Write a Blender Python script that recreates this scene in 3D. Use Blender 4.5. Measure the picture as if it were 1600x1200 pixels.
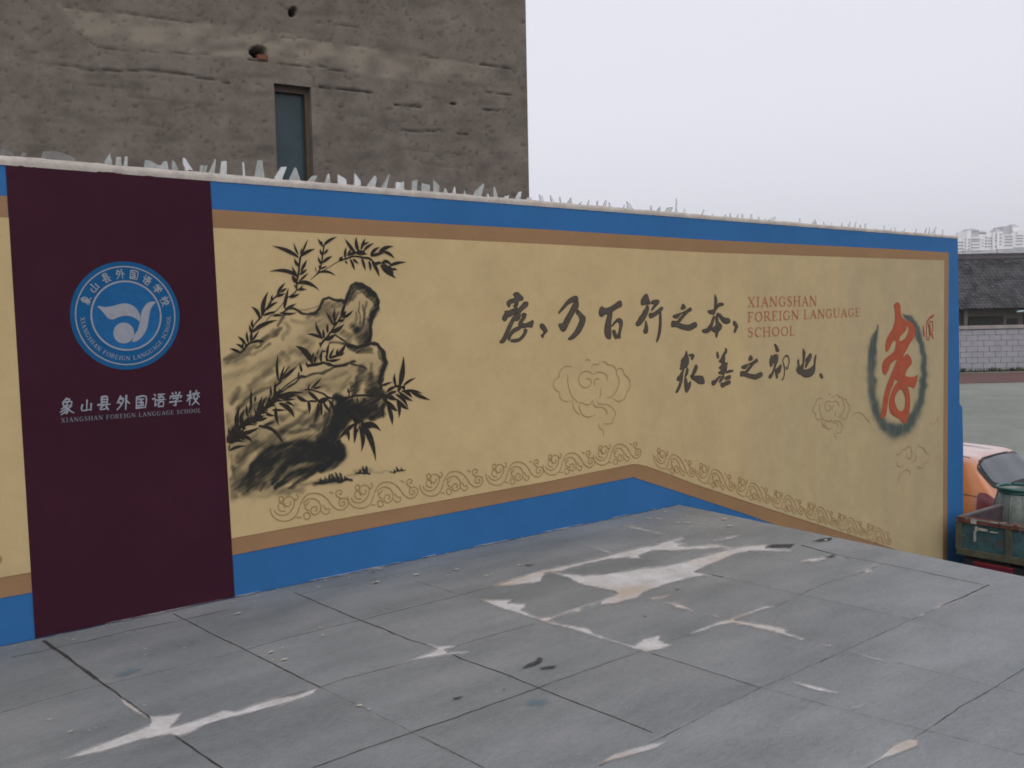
import bpy, bmesh, math, random
import numpy as np
from mathutils import Vector, Matrix
from mathutils.geometry import tessellate_polygon
random.seed(7); rng = np.random.default_rng(7)
S = bpy.context.scene
for o in list(bpy.data.objects): bpy.data.objects.remove(o)
COL = S.collection
R = math.radians

# ------------------------------------------------------------------ camera
CAMH = 1.43                      # metres above the painted platform (z = 0)
FPX = 1563.9                     # focal length in photograph pixels (1600 wide)
YAW, PITCH, ROLL = R(-41.765), R(4.09), R(-1.148)
cam = bpy.data.objects.new('camera', bpy.data.cameras.new('camera')); COL.objects.link(cam)
cam.data.sensor_width = 36.0; cam.data.lens = 36.0 * FPX / 1600.0
cam.data.clip_start = 0.05; cam.data.clip_end = 6000
MROT = Matrix.Rotation(YAW, 4, 'Z') @ Matrix.Rotation(math.pi/2 - PITCH, 4, 'X') @ Matrix.Rotation(ROLL, 4, 'Z')
cam.matrix_world = Matrix.Translation((0, 0, CAMH)) @ MROT
S.camera = cam
MR = np.array(MROT)[:3, :3]
CAMP = np.array([0, 0, CAMH])

# ------------------------------------------------------------------ world, sun, exposure
SUN_EL, SUN_AZ = R(48), R(205)   # azimuth clockwise from +Y: behind the camera, to its left
w = bpy.data.worlds.new('World'); S.world = w; w.use_nodes = True
nt = w.node_tree; nt.nodes.clear()
sky = nt.nodes.new('ShaderNodeTexSky'); sky.sky_type = 'NISHITA'; sky.sun_disc = False
sky.sun_elevation = SUN_EL; sky.sun_rotation = SUN_AZ
sky.air_density = 1.0; sky.dust_density = 6.0; sky.ozone_density = 1.0
hs = nt.nodes.new('ShaderNodeHueSaturation'); hs.inputs['Saturation'].default_value = 0.12
flat = nt.nodes.new('ShaderNodeMixRGB'); flat.inputs[0].default_value = 0.72
flat.inputs[2].default_value = (6.5, 6.5, 7.2, 1)          # even cloud deck of an overcast day
bg = nt.nodes.new('ShaderNodeBackground'); bg.inputs[1].default_value = 0.15
wo = nt.nodes.new('ShaderNodeOutputWorld')
nt.links.new(sky.outputs[0], hs.inputs['Color']); nt.links.new(hs.outputs[0], flat.inputs[1])
nt.links.new(flat.outputs[0], bg.inputs[0]); nt.links.new(bg.outputs[0], wo.inputs[0])
sl = bpy.data.lights.new('sun', 'SUN'); sl.energy = 0.5; sl.angle = R(28); sl.color = (1.0, 0.95, 0.88)
so = bpy.data.objects.new('sun', sl); COL.objects.link(so)
sd = Vector((math.sin(SUN_AZ)*math.cos(SUN_EL), math.cos(SUN_AZ)*math.cos(SUN_EL), math.sin(SUN_EL)))
so.rotation_euler = sd.to_track_quat('Z', 'Y').to_euler(); so.location = (0, -4, 12)
S.view_settings.view_transform = 'Standard'; S.view_settings.look = 'None'
S.view_settings.exposure = 0.0; S.view_settings.gamma = 1.0; S.view_settings.use_curve_mapping = False
S.render.engine = 'CYCLES'; S.cycles.filter_width = 1.75    # soft phone lens

# ------------------------------------------------------------------ measuring helpers: photo pixel -> ray -> real plane
def rays(P):
    P = np.atleast_2d(np.asarray(P, float))
    c = np.stack([(P[:, 0]-800)/FPX, -(P[:, 1]-600)/FPX, -np.ones(len(P))], 1)
    return c @ MR.T
def on_plane(P, p0, n):
    d = rays(P); n = np.asarray(n, float)
    t = ((np.asarray(p0, float)-CAMP) @ n) / (d @ n)
    return CAMP + d*t[:, None]
def FL(P, z=0.0): return on_plane(P, (0, 0, z), (0, 0, 1))
def at_depth(px, py, depth):
    d = rays([(px, py)])[0]; return CAMP + d*depth
WU = np.array([1, -0.034, 0]); WU /= np.linalg.norm(WU)
WN = np.array([WU[1], -WU[0], 0])            # wall normal, towards the camera
W0 = np.array([0, 4.803, 0])
def W(P):                                     # pixels -> wall coordinates (s along the wall, z up)
    q = on_plane(P, W0, WN) - W0
    return np.stack([q @ WU, q[:, 2]], 1)
def WP(sz, off=0.0):                          # wall coordinates -> world
    sz = np.atleast_2d(np.asarray(sz, float))
    p = W0 + sz[:, :1]*WU + off*WN
    p[:, 2] = sz[:, 1]; return p
def crop(x0, y0, s):
    return lambda pts: [(x0+u/s, y0+v/s) for u, v in pts]

# ------------------------------------------------------------------ object helpers
def empty(name, loc, label=None, cat=None, group=None, kind=None):
    o = bpy.data.objects.new(name, None); COL.objects.link(o); o.location = loc; o.empty_display_size = 0.2
    tag(o, label, cat, group, kind); return o
def tag(o, label=None, cat=None, group=None, kind=None):
    if label: o['label'] = label
    if cat: o['category'] = cat
    if group: o['group'] = group
    if kind: o['kind'] = kind
    return o
def mk(name, verts, faces, mat, parent=None, smooth=False, bevel=0.0, sub=0):
    me = bpy.data.meshes.new(name)
    me.from_pydata([tuple(map(float, v)) for v in verts], [], [tuple(f) for f in faces]); me.update()
    o = bpy.data.objects.new(name, me); COL.objects.link(o)
    if isinstance(mat, (list, tuple)):
        for m in mat: me.materials.append(m)
    else: me.materials.append(mat)
    if smooth:
        for p in me.polygons: p.use_smooth = True
    if bevel:
        b = o.modifiers.new('bevel', 'BEVEL'); b.width = bevel; b.segments = 2; b.limit_method = 'ANGLE'
    if sub:
        m_ = o.modifiers.new('sub', 'SUBSURF'); m_.levels = sub; m_.render_levels = sub
    if parent is not None: par(o, parent)
    return o
def base_of(o):                               # meshes carry world coordinates; only an Empty has an offset
    return Vector(o.location) if o.type == 'EMPTY' else Vector((0, 0, 0))
def par(o, parent):
    o.parent = parent; o.matrix_parent_inverse = Matrix.Translation(-base_of(parent))
class MB:
    def __init__(s): s.v = []; s.f = []
    def add(s, v, f):
        n = len(s.v); s.v += [tuple(x) for x in v]; s.f += [tuple(i+n for i in q) for q in f]
    def box(s, c, d, rz=0.0, M=None):
        x, y, z = (k/2 for k in d)
        v = [(sx*x, sy*y, sz*z) for sx in (-1, 1) for sy in (-1, 1) for sz in (-1, 1)]
        m = Matrix.Translation(c) @ Matrix.Rotation(rz, 4, 'Z')
        if M is not None: m = M @ m
        v = [m @ Vector(q) for q in v]
        s.add(v, [(0, 1, 3, 2), (4, 6, 7, 5), (0, 4, 5, 1), (2, 3, 7, 6), (0, 2, 6, 4), (1, 5, 7, 3)]); return s
    def tube(s, pts, r, n=8):
        pts = [Vector(p) for p in pts]; b = len(s.v); k = len(pts)
        for i, p in enumerate(pts):
            t = (pts[min(i+1, k-1)]-pts[max(i-1, 0)]).normalized()
            a = t.orthogonal().normalized(); c = t.cross(a); rr = r[i] if isinstance(r, (list, tuple)) else r
            for j in range(n):
                an = 2*math.pi*j/n; s.v.append(tuple(p+a*rr*math.cos(an)+c*rr*math.sin(an)))
        for i in range(k-1):
            for j in range(n):
                s.f.append((b+i*n+j, b+i*n+(j+1) % n, b+(i+1)*n+(j+1) % n, b+(i+1)*n+j))
        s.f.append(tuple(b+j for j in range(n-1, -1, -1))); s.f.append(tuple(b+(k-1)*n+j for j in range(n))); return s
    def lathe(s, c, prof, n=24, ax='Z'):
        b = len(s.v)
        for (r, h) in prof:
            for j in range(n):
                a = 2*math.pi*j/n; x, y = r*math.cos(a), r*math.sin(a)
                q = (x, y, h) if ax == 'Z' else ((h, x, y) if ax == 'X' else (x, h, y))
                s.v.append((c[0]+q[0], c[1]+q[1], c[2]+q[2]))
        for i in range(len(prof)-1):
            for j in range(n): s.f.append((b+i*n+j, b+i*n+(j+1) % n, b+(i+1)*n+(j+1) % n, b+(i+1)*n+j))
        return s
    def build(s, name, mat, parent=None, **k): return mk(name, s.v, s.f, mat, parent, **k)

# ------------------------------------------------------------------ materials
def mat(name, col, rough=0.8, var=0.12, scale=4.0, fine=60.0, bump=0.15, spec=0.3, metal=0.0, col2=None, stretch=(1, 1, 1), dist=0.01, transm=0.0, alpha=1.0, ramp=(0.35, 0.65)):
    m = bpy.data.materials.new(name); m.use_nodes = True; n = m.node_tree.nodes; l = m.node_tree.links
    b = n['Principled BSDF']; b.inputs['Roughness'].default_value = rough; b.inputs['Metallic'].default_value = metal
    b.inputs['Specular IOR Level'].default_value = spec
    b.inputs['Transmission Weight'].default_value = transm; b.inputs['Alpha'].default_value = alpha
    tc = n.new('ShaderNodeTexCoord'); mp = n.new('ShaderNodeMapping'); mp.inputs['Scale'].default_value = stretch
    l.new(tc.outputs['Object'], mp.inputs['Vector'])
    a = n.new('ShaderNodeTexNoise'); a.inputs['Scale'].default_value = scale; a.inputs['Detail'].default_value = 6; a.inputs['Roughness'].default_value = 0.65
    f = n.new('ShaderNodeTexNoise'); f.inputs['Scale'].default_value = fine; f.inputs['Detail'].default_value = 4
    l.new(mp.outputs[0], a.inputs['Vector']); l.new(mp.outputs[0], f.inputs['Vector'])
    mx = n.new('ShaderNodeMath'); mx.operation = 'MULTIPLY_ADD'; mx.inputs[1].default_value = 0.3
    l.new(f.outputs['Fac'], mx.inputs[0])
    m2 = n.new('ShaderNodeMath'); m2.operation = 'MULTIPLY'; m2.inputs[1].default_value = 0.7
    l.new(a.outputs['Fac'], m2.inputs[0]); l.new(m2.outputs[0], mx.inputs[2])
    rp = n.new('ShaderNodeValToRGB'); rp.color_ramp.elements[0].position = ramp[0]; rp.color_ramp.elements[1].position = ramp[1]
    lo = [max(0, c*(1-var)) for c in col]; hi = [min(1, c*(1+var)) for c in (col2 or col)]
    rp.color_ramp.elements[0].color = (*lo, 1); rp.color_ramp.elements[1].color = (*hi, 1)
    l.new(mx.outputs[0], rp.inputs[0]); l.new(rp.outputs[0], b.inputs['Base Color'])
    if bump:
        bp = n.new('ShaderNodeBump'); bp.inputs['Strength'].default_value = bump; bp.inputs['Distance'].default_value = dist
        l.new(mx.outputs[0], bp.inputs['Height']); l.new(bp.outputs[0], b.inputs['Normal'])
    m['ramp'] = rp.name; m['fac'] = mx.name
    return m
def mix_attr(m, attr, col, fac=1.0):          # mixes a pigment into the base colour by a mesh attribute
    n = m.node_tree.nodes; l = m.node_tree.links; b = n['Principled BSDF']
    at = n.new('ShaderNodeAttribute'); at.attribute_name = attr
    x = n.new('ShaderNodeMixRGB'); x.inputs[2].default_value = (*col, 1)
    src = b.inputs['Base Color'].links[0].from_socket
    g = n.new('ShaderNodeMath'); g.operation = 'MULTIPLY'; g.inputs[1].default_value = fac; g.use_clamp = True
    l.new(at.outputs['Fac'], g.inputs[0]); l.new(g.outputs[0], x.inputs[0])
    l.new(src, x.inputs[1]); l.new(x.outputs[0], b.inputs['Base Color']); return m
def set_attr(o, name, arr):
    a = o.data.attributes.new(name, 'FLOAT', 'POINT'); a.data.foreach_set('value', np.asarray(arr, np.float32).ravel())

CREAM = (0.475, 0.353, 0.178)
M = {}
M['cream'] = mat('cream_paint', CREAM, 0.75, 0.05, 1.3, 90, 0.12, 0.25)
M['blue'] = mat('blue_paint', (0.025, 0.122, 0.305), 0.65, 0.10, 2.0, 70, 0.15, 0.15)
M['brown'] = mat('brown_paint', (0.27, 0.155, 0.075), 0.7, 0.08, 2.5, 70, 0.12, 0.25)
M['maroon'] = mat('maroon_paint', (0.038, 0.0095, 0.018), 0.7, 0.16, 2.0, 80, 0.12, 0.08)
M['emblem'] = mat('emblem_blue_paint', (0.006, 0.080, 0.205), 0.65, 0.10, 6.0, 80, 0.1, 0.12)
M['emblem_light'] = mat('emblem_inner_blue_paint', (0.012, 0.098, 0.25), 0.65, 0.2, 5.0, 80, 0.1, 0.12)
M['silver2'] = mat('thin_pale_lettering_paint', (0.165, 0.17, 0.20), 0.6, 0.10, 30.0, 90, 0.05, 0.3)
M['silver'] = mat('pale_lettering_paint', (0.245, 0.26, 0.30), 0.6, 0.10, 30.0, 90, 0.05, 0.3)
M['ink'] = mat('ink_grey_paint', (0.075, 0.060, 0.047), 0.7, 0.16, 25.0, 90, 0.05, 0.2)
M['outline'] = mat('ink_black_outline_paint', (0.025, 0.018, 0.012), 0.7, 0.15, 25.0, 90, 0.05, 0.2)
M['leaf'] = mat('bamboo_ink_paint', (0.024, 0.020, 0.016), 0.7, 0.35, 30.0, 90, 0.05, 0.2)
M['redtext'] = mat('red_text_paint', (0.40, 0.13, 0.065), 0.7, 0.12, 30.0, 90, 0.05, 0.2)
M['red'] = mat('red_character_paint', (0.345, 0.076, 0.035), 0.7, 0.12, 12.0, 90, 0.08, 0.2)
M['scroll'] = mat('ochre_line_paint', (0.30, 0.185, 0.078), 0.75, 0.12, 20.0, 90, 0.05, 0.2)
M['faint'] = mat('faint_line_paint', (0.33, 0.195, 0.08), 0.75, 0.12, 20.0, 90, 0.05, 0.2)
M['fainter'] = mat('faded_line_paint', (0.29, 0.185, 0.085), 0.75, 0.12, 20.0, 90, 0.05, 0.2)
M['mortar'] = mat('pale_mortar', (0.42, 0.375, 0.335), 0.9, 0.22, 9.0, 60, 0.5, 0.2)
M['shard'] = mat('dull_broken_glass', (0.52, 0.55, 0.53), 0.2, 0.2, 12.0, 60, 0.0, 0.6, transm=0.45, alpha=0.75)
M['lump'] = mat('grey_mortar_lump', (0.20, 0.19, 0.185), 0.9, 0.25, 12.0, 60, 0.3, 0.2)
M['render'] = mat('grey_cement_render', (0.30, 0.28, 0.25), 0.9, 0.2, 3.0, 50, 0.3, 0.2)

# ------------------------------------------------------------------ flat paint shapes on the wall
def catmull(P, closed, n=4):
    P = np.asarray(P, float); k = len(P); out = []
    for i in range(k if closed else k-1):
        if closed: a, b, c, d = P[(i-1) % k], P[i], P[(i+1) % k], P[(i+2) % k]
        else: a, b, c, d = P[max(i-1, 0)], P[i], P[i+1], P[min(i+2, k-1)]
        for t in np.arange(n)/n:
            out.append(0.5*((2*b)+(c-a)*t+(2*a-5*b+4*c-d)*t*t+(3*b-a-3*c+d)*t**3))
    if not closed: out.append(P[-1])
    return np.array(out)
class Paint:                                  # collects flat shapes in wall coordinates, each a hair above the last
    def __init__(s, off, step=0.00012): s.mb = MB(); s.off = off; s.step = step; s.k = 0
    def _o(s):
        s.k += 1; return s.off + s.step*(s.k % 14)
    def poly(s, sz, holes=()):
        loops = [np.asarray(sz, float)]+[np.asarray(h, float) for h in holes]; o = s._o()
        tri = tessellate_polygon([[Vector((p[0], p[1], 0)) for p in L] for L in loops])
        allp = np.concatenate(loops); s.mb.add(WP(allp, o), tri)
    def px(s, pts, smooth=3, holes=()):
        f = (lambda q: W(catmull(q, True, smooth))) if smooth else W
        s.poly(f(pts), [f(h) for h in holes])
    def brush(s, sz, wd, cap=True, n=4):      # sz wall points, wd widths in metres
        P = np.asarray(sz, float); wd = np.ones(len(P))*wd if np.isscalar(wd) else np.asarray(wd, float)
        if n > 1 and len(P) > 2:
            Q = catmull(np.c_[P, wd], False, n); P, wd = Q[:, :2], Q[:, 2]
        t = np.gradient(P, axis=0); L = np.linalg.norm(t, axis=1, keepdims=True); t = t/np.maximum(L, 1e-9)
        nr = np.c_[-t[:, 1], t[:, 0]]; h = np.maximum(wd, 1e-5)[:, None]/2
        if cap:
            P = np.vstack([P[:1]-t[:1]*h[:1]*0.7, P, P[-1:]+t[-1:]*h[-1:]*0.7]); nr = np.vstack([nr[:1], nr, nr[-1:]])
            h = np.vstack([h[:1]*0.45, h, h[-1:]*0.45])
        A = P+nr*h; B = P-nr*h; o = s._o(); k = len(P)
        s.mb.add(WP(np.vstack([A, B]), o), [(i, i+1, k+i+1, k+i) for i in range(k-1)])
    def brush_px(s, pts, wpx, **k):
        P = np.asarray(pts, float); sz = W(P); wd = np.ones(len(P))*wpx if np.isscalar(wpx) else np.asarray(wpx, float)
        up = W(P+[0, 1.0]); sc = np.abs(sz[:, 1]-up[:, 1]); s.brush(sz, wd*sc, **k)
    def leaf(s, b, c, t, wpx):                # curved tapering leaf between two pixels
        b, c, t = (np.asarray(q, float) for q in (b, c, t)); c = 2*c-(b+t)/2 if False else c
        u = np.linspace(0, 1, 9)[:, None]; P = (1-u)**2*b+2*u*(1-u)*c+u*u*t
        prof = np.array([0.35, 0.68, 0.92, 1.0, 0.97, 0.82, 0.58, 0.3, 0.03])*wpx
        s.brush_px(P, prof, cap=False, n=1)
    def build(s, name, m, parent): return s.mb.build(name, m, parent)

def cream_tones(m):                               # duller olive tint over the right hand stretch, broken by upright streaky noise
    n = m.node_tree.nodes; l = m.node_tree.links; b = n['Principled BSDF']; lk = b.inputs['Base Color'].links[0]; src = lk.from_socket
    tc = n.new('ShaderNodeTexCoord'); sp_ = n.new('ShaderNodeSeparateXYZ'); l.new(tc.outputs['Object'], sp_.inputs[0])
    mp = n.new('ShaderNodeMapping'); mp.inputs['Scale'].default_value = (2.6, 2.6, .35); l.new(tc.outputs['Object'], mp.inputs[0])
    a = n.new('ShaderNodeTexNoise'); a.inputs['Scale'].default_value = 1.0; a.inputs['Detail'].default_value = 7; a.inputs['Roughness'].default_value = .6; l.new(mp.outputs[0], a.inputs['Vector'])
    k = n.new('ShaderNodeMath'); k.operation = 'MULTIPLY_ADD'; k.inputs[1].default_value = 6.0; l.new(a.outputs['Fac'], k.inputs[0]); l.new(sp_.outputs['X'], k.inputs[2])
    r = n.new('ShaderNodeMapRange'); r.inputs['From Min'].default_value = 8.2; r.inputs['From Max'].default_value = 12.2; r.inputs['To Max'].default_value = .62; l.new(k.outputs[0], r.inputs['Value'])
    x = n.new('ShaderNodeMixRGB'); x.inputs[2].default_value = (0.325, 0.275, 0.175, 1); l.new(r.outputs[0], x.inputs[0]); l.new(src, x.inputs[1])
    # blotchy trowelled plaster under the paint
    q = n.new('ShaderNodeTexNoise'); q.inputs['Scale'].default_value = 5.5; q.inputs['Detail'].default_value = 8; q.inputs['Roughness'].default_value = .7; l.new(tc.outputs['Object'], q.inputs['Vector'])
    r2 = n.new('ShaderNodeMapRange'); r2.inputs['From Min'].default_value = .3; r2.inputs['From Max'].default_value = .7; r2.inputs['To Min'].default_value = .93; r2.inputs['To Max'].default_value = 1.07; l.new(q.outputs['Fac'], r2.inputs['Value'])
    y = n.new('ShaderNodeVectorMath'); y.operation = 'SCALE'; l.new(x.outputs[0], y.inputs[0]); l.new(r2.outputs[0], y.inputs['Scale']); l.new(y.outputs[0], b.inputs['Base Color'])
cream_tones(M['cream'])
for k_, nm, c_ in (('wash', 'cream_paint_with_ink_wash', (0.016, 0.017, 0.015)), ('ring', 'cream_paint_with_grey_ring', (0.058, 0.078, 0.070))):
    M[k_] = mat(nm, CREAM, 0.75, 0.05, 1.3, 90, 0.12, 0.25); cream_tones(M[k_]); mix_attr(M[k_], 'ink', c_)
SERIF = {  # letters as strokes in a box one unit high: thick stems, thin hairlines, small serifs
'X': (0.78, [([(0.12, 1), (0.66, 0)], .17), ([(0.66, 1), (0.12, 0)], .07), ([(0, 1), (0.27, 1)], .06), ([(0.52, 1), (0.78, 1)], .06), ([(0, 0), (0.26, 0)], .06), ([(0.5, 0), (0.78, 0)], .06)]),
'I': (0.36, [([(0.18, 1), (0.18, 0)], .16), ([(0.03, 1), (0.33, 1)], .06), ([(0.03, 0), (0.33, 0)], .06)]),
'A': (0.80, [([(0.1, 0), (0.4, 1)], .07), ([(0.4, 1), (0.7, 0)], .17), ([(0.22, 0.35), (0.58, 0.35)], .06), ([(0, 0), (0.22, 0)], .06), ([(0.56, 0), (0.8, 0)], .06)]),
'N': (0.86, [([(0.12, 0), (0.12, 1)], .07), ([(0.12, 1), (0.74, 0)], .17), ([(0.74, 0), (0.74, 1)], .07), ([(0, 0), (0.25, 0)], .06), ([(0, 1), (0.14, 1)], .06), ([(0.62, 1), (0.86, 1)], .06)]),
'G': (0.82, [([(0.68, 0.78), (0.56, 0.96), (0.4, 1), (0.18, 0.86), (0.08, 0.5), (0.18, 0.14), (0.42, 0), (0.58, 0.04), (0.68, 0.12)], [.1, .07, .07, .14, .17, .14, .07, .07, .1]), ([(0.68, 0.42), (0.68, 0.06)], .15), ([(0.52, 0.42), (0.82, 0.42)], .06)]),
'S': (0.58, [([(0.47, 0.8), (0.4, 0.96), (0.27, 1), (0.12, 0.9), (0.12, 0.7), (0.28, 0.55), (0.44, 0.42), (0.48, 0.2), (0.36, 0.03), (0.22, 0), (0.08, 0.08), (0.05, 0.25)], [.07, .07, .08, .12, .14, .16, .16, .13, .09, .07, .07, .08])]),
'H': (0.84, [([(0.15, 0), (0.15, 1)], .16), ([(0.69, 0), (0.69, 1)], .16), ([(0.15, 0.52), (0.69, 0.52)], .06), ([(0, 0), (0.3, 0)], .06), ([(0, 1), (0.3, 1)], .06), ([(0.54, 0), (0.84, 0)], .06), ([(0.54, 1), (0.84, 1)], .06)]),
'F': (0.62, [([(0.15, 0), (0.15, 1)], .16), ([(0, 1), (0.56, 1)], .06), ([(0.56, 1), (0.58, 0.8)], .06), ([(0.15, 0.52), (0.44, 0.52)], .06), ([(0.44, 0.6), (0.44, 0.44)], .06), ([(0, 0), (0.32, 0)], .06)]),
'O': (0.84, [([(0.42, 1), (0.18, 0.86), (0.08, 0.5), (0.18, 0.14), (0.42, 0), (0.66, 0.14), (0.76, 0.5), (0.66, 0.86), (0.42, 1)], [.06, .13, .17, .13, .06, .13, .17, .13, .06])]),
'R': (0.76, [([(0.15, 0), (0.15, 1)], .16), ([(0, 1), (0.15, 1), (0.4, 1), (0.56, 0.88), (0.56, 0.66), (0.4, 0.52), (0.15, 0.52)], [.06, .06, .08, .14, .14, .08, .06]), ([(0.36, 0.52), (0.56, 0.2), (0.74, 0)], .14), ([(0, 0), (0.3, 0)], .06)]),
'E': (0.64, [([(0.15, 0), (0.15, 1)], .16), ([(0, 1), (0.55, 1)], .06), ([(0.55, 1), (0.57, 0.82)], .06), ([(0.15, 0.52), (0.44, 0.52)], .06), ([(0.44, 0.6), (0.44, 0.44)], .06), ([(0, 0), (0.57, 0)], .06), ([(0.57, 0), (0.61, 0.2)], .06)]),
'L': (0.62, [([(0.15, 0), (0.15, 1)], .16), ([(0, 1), (0.32, 1)], .06), ([(0, 0), (0.56, 0)], .06), ([(0.56, 0), (0.6, 0.22)], .06)]),
'U': (0.84, [([(0.16, 1), (0.16, 0.3), (0.24, 0.06), (0.42, 0), (0.6, 0.06), (0.69, 0.3), (0.69, 1)], [.16, .16, .12, .08, .08, .07, .07]), ([(0, 1), (0.32, 1)], .06), ([(0.56, 1), (0.84, 1)], .06)]),
'C': (0.74, [([(0.68, 0.76), (0.58, 0.95), (0.4, 1), (0.18, 0.86), (0.08, 0.5), (0.18, 0.14), (0.42, 0), (0.6, 0.06), (0.7, 0.24)], [.1, .07, .07, .13, .17, .13, .07, .06, .06])]),
' ': (0.34, [])}
HAN = {  # the eight characters of the school name as brush strokes in a unit box
'象': [[(.46, 1), (.24, .78)], [(.42, .93), (.66, .93), (.56, .79)], [(.24, .76), (.28, .54)], [(.24, .76), (.78, .77), (.72, .54)], [(.28, .54), (.72, .54)], [(.5, .76), (.49, .54)], [(.5, .54), (.15, .34)], [(.44, .48), (.56, .3), (.53, .06), (.38, .1)], [(.5, .38), (.1, .16)], [(.52, .24), (.16, 0)], [(.78, .5), (.58, .38)], [(.56, .4), (.72, .2), (.96, .06)]],
'山': [[(.5, .96), (.5, .16)], [(.13, .6), (.12, .12), (.88, .17)], [(.87, .64), (.88, .06)]],
'县': [[(.3, .96), (.3, .42)], [(.3, .96), (.7, .96), (.7, .42)], [(.3, .78), (.7, .78)], [(.3, .6), (.7, .6)], [(.05, .42), (.95, .42)], [(.46, .42), (.24, .1), (.76, .13)], [(.64, .3), (.84, .02)]],
'外': [[(.3, .97), (.06, .5)], [(.27, .78), (.5, .79), (.4, .4), (.08, .02)], [(.2, .56), (.38, .4)], [(.7, 1), (.71, 0)], [(.72, .62), (.98, .42)]],
'国': [[(.12, .92), (.13, .04)], [(.12, .92), (.88, .93), (.88, .04)], [(.12, .07), (.88, .07)], [(.28, .74), (.72, .74)], [(.3, .5), (.7, .5)], [(.25, .24), (.76, .24)], [(.5, .74), (.5, .24)], [(.6, .42), (.7, .32)]],
'语': [[(.14, .94), (.25, .82)], [(.03, .62), (.24, .63), (.23, .12), (.38, .26)], [(.42, .91), (.92, .92)], [(.64, .91), (.53, .56)], [(.45, .73), (.83, .74), (.79, .55)], [(.36, .53), (1, .54)], [(.5, .38), (.51, .02)], [(.5, .38), (.86, .39), (.84, .02)], [(.5, .07), (.84, .07)]],
'学': [[(.22, .97), (.31, .83)], [(.48, 1), (.52, .85)], [(.8, .98), (.66, .8)], [(.12, .76), (.07, .56)], [(.12, .73), (.92, .74), (.83, .58)], [(.28, .58), (.72, .59), (.5, .43)], [(.5, .43), (.53, .06), (.36, .12)], [(.05, .33), (.96, .36)]],
'校': [[(.03, .7), (.46, .72)], [(.25, 1), (.25, 0)], [(.25, .68), (.03, .28)], [(.28, .62), (.43, .46)], [(.7, 1), (.75, .88)], [(.48, .8), (.98, .82)], [(.62, .73), (.5, .54)], [(.8, .73), (.97, .54)], [(.83, .52), (.64, .2), (.44, 0)], [(.57, .5), (.75, .22), (1, 0)]]}
def put_glyph(p, strokes, frame, wmul=1.0, han=False):
    for st in strokes:
        pts, wd = (st, .12) if han else st
        P = np.array([frame(x, y) for x, y in pts])
        u = np.linalg.norm(np.asarray(frame(0, 1))-np.asarray(frame(0, 0)))
        if han: wd = np.linspace(.15, .085, len(pts))
        wd = np.asarray(wd)*u*wmul
        p.brush(P, wd if wd.ndim else float(wd), cap=han, n=3)
def text_line(p, txt, A, B, cap_a, cap_b, wmul=1.0, track=0.12):
    """straight serif line; A and B are the baseline's end pixels, cap_* the pixels of the cap line above them"""
    a, b, ca, cb = W([A, B, cap_a, cap_b]); adv = sum(SERIF[c][0]+track for c in txt)-track
    x = 0.0
    for c in txt:
        wd, st = SERIF[c]
        def fr(u, v, x=x):
            f = (x+u)/adv; base = a+(b-a)*f; h = (ca-a)*(1-f)+(cb-b)*f; return base+h*v
        put_glyph(p, st, fr, wmul); x += wd+track

# ================================================================== THE MURAL WALL
GROUND = -1.9
ztop_a = W([(328, 281)])[0]; ztop_b = W([(1495, 372)])[0]
def ztop(s): return ztop_a[1]+(ztop_b[1]-ztop_a[1])*(s-ztop_a[0])/(ztop_b[0]-ztop_a[0])
SL = -3.2
wall = empty('mural_wall', WP([(3.5, GROUND)])[0], 'long blue wall with a painted cream mural and broken glass along its top', 'wall')
e = W([(1496.5, 372), (1499, 560), (1499.5, 631), (1503.5, 636), (1505, 700), (1507, 860)])
se, sp = e[0, 0], e[3, 0]
outline = [(SL, GROUND), (SL, ztop(SL)), (se, ztop(se)), (e[1, 0], e[1, 1]), (e[2, 0], e[2, 1]), (e[3, 0], e[3, 1]), (e[4, 0], e[4, 1]), (e[5, 0], GROUND)]
fr_, bk = WP(outline, 0), WP(outline, -0.24)
k = len(outline); body = MB(); body.add(list(fr_)+list(bk), [tuple(range(k))[::-1], tuple(range(k, 2*k))]+[(i, (i+1) % k, k+(i+1) % k, k+i) for i in range(k)])
body.build('wall_body', M['blue'], wall)

def sheet(name, pts, m, off, parent, holes=(), px=True):
    p = Paint(off, 0); f = W if px else (lambda q: q)
    p.poly(f(pts), [f(h) for h in holes]); return p.build(name, m, parent)
ZB = 0.004
mar = W([(8, 254.5), (328, 281.3), (366.5, 930), (54.5, 995)])
mar[0, 1] = ztop(mar[0, 0])-.001; mar[1, 1] = ztop(mar[1, 0])-.001
def to_floor(a, b): t = (ZB-a[1])/(b[1]-a[1]); return a+(b-a)*t
mar[2] = to_floor(mar[1], mar[2]); mar[3] = to_floor(mar[0], mar[3])
maroon = sheet('maroon_panel', mar, M['maroon'], 0.003, wall, px=False)
tag(maroon, 'dark maroon upright panel with the round blue school emblem')
# right hand panel: brown frame, then cream field
mr_top = (330.6, 327); mr_bot = (363, 869)
frame_px = [(330.8, 327), (600, 345), (850, 358.5), (1100, 374.5), (1400, 389.5), (1482, 394.5), (1480.5, 600), (1479.5, 850), (1479.5, 905), (1240, 830), (1160, 801.5), (1080, 775), (995, 747.5), (988, 745.5), (860, 771.5), (650, 811.5), (400, 860), (362.8, 867.5)]
sheet('brown_frame', frame_px, M['brown'], 0.003, wall)
cream_px = [(332.3, 356), (600, 369.5), (850, 381.5), (1100, 394.5), (1400, 404.5), (1474.5, 407), (1473, 640), (1472.3, 850), (1472.3, 884), (1370, 848.5), (1320, 833), (1240, 807.5), (1160, 781.5), (1080, 754.5), (1050, 742.5), (1010, 728.3), (995, 725.2), (986, 725.2), (860, 751), (650, 789), (473, 820.5), (400, 834), (361, 841)]
cream = sheet('cream_panel', cream_px, M['cream'], 0.006, wall)
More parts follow.
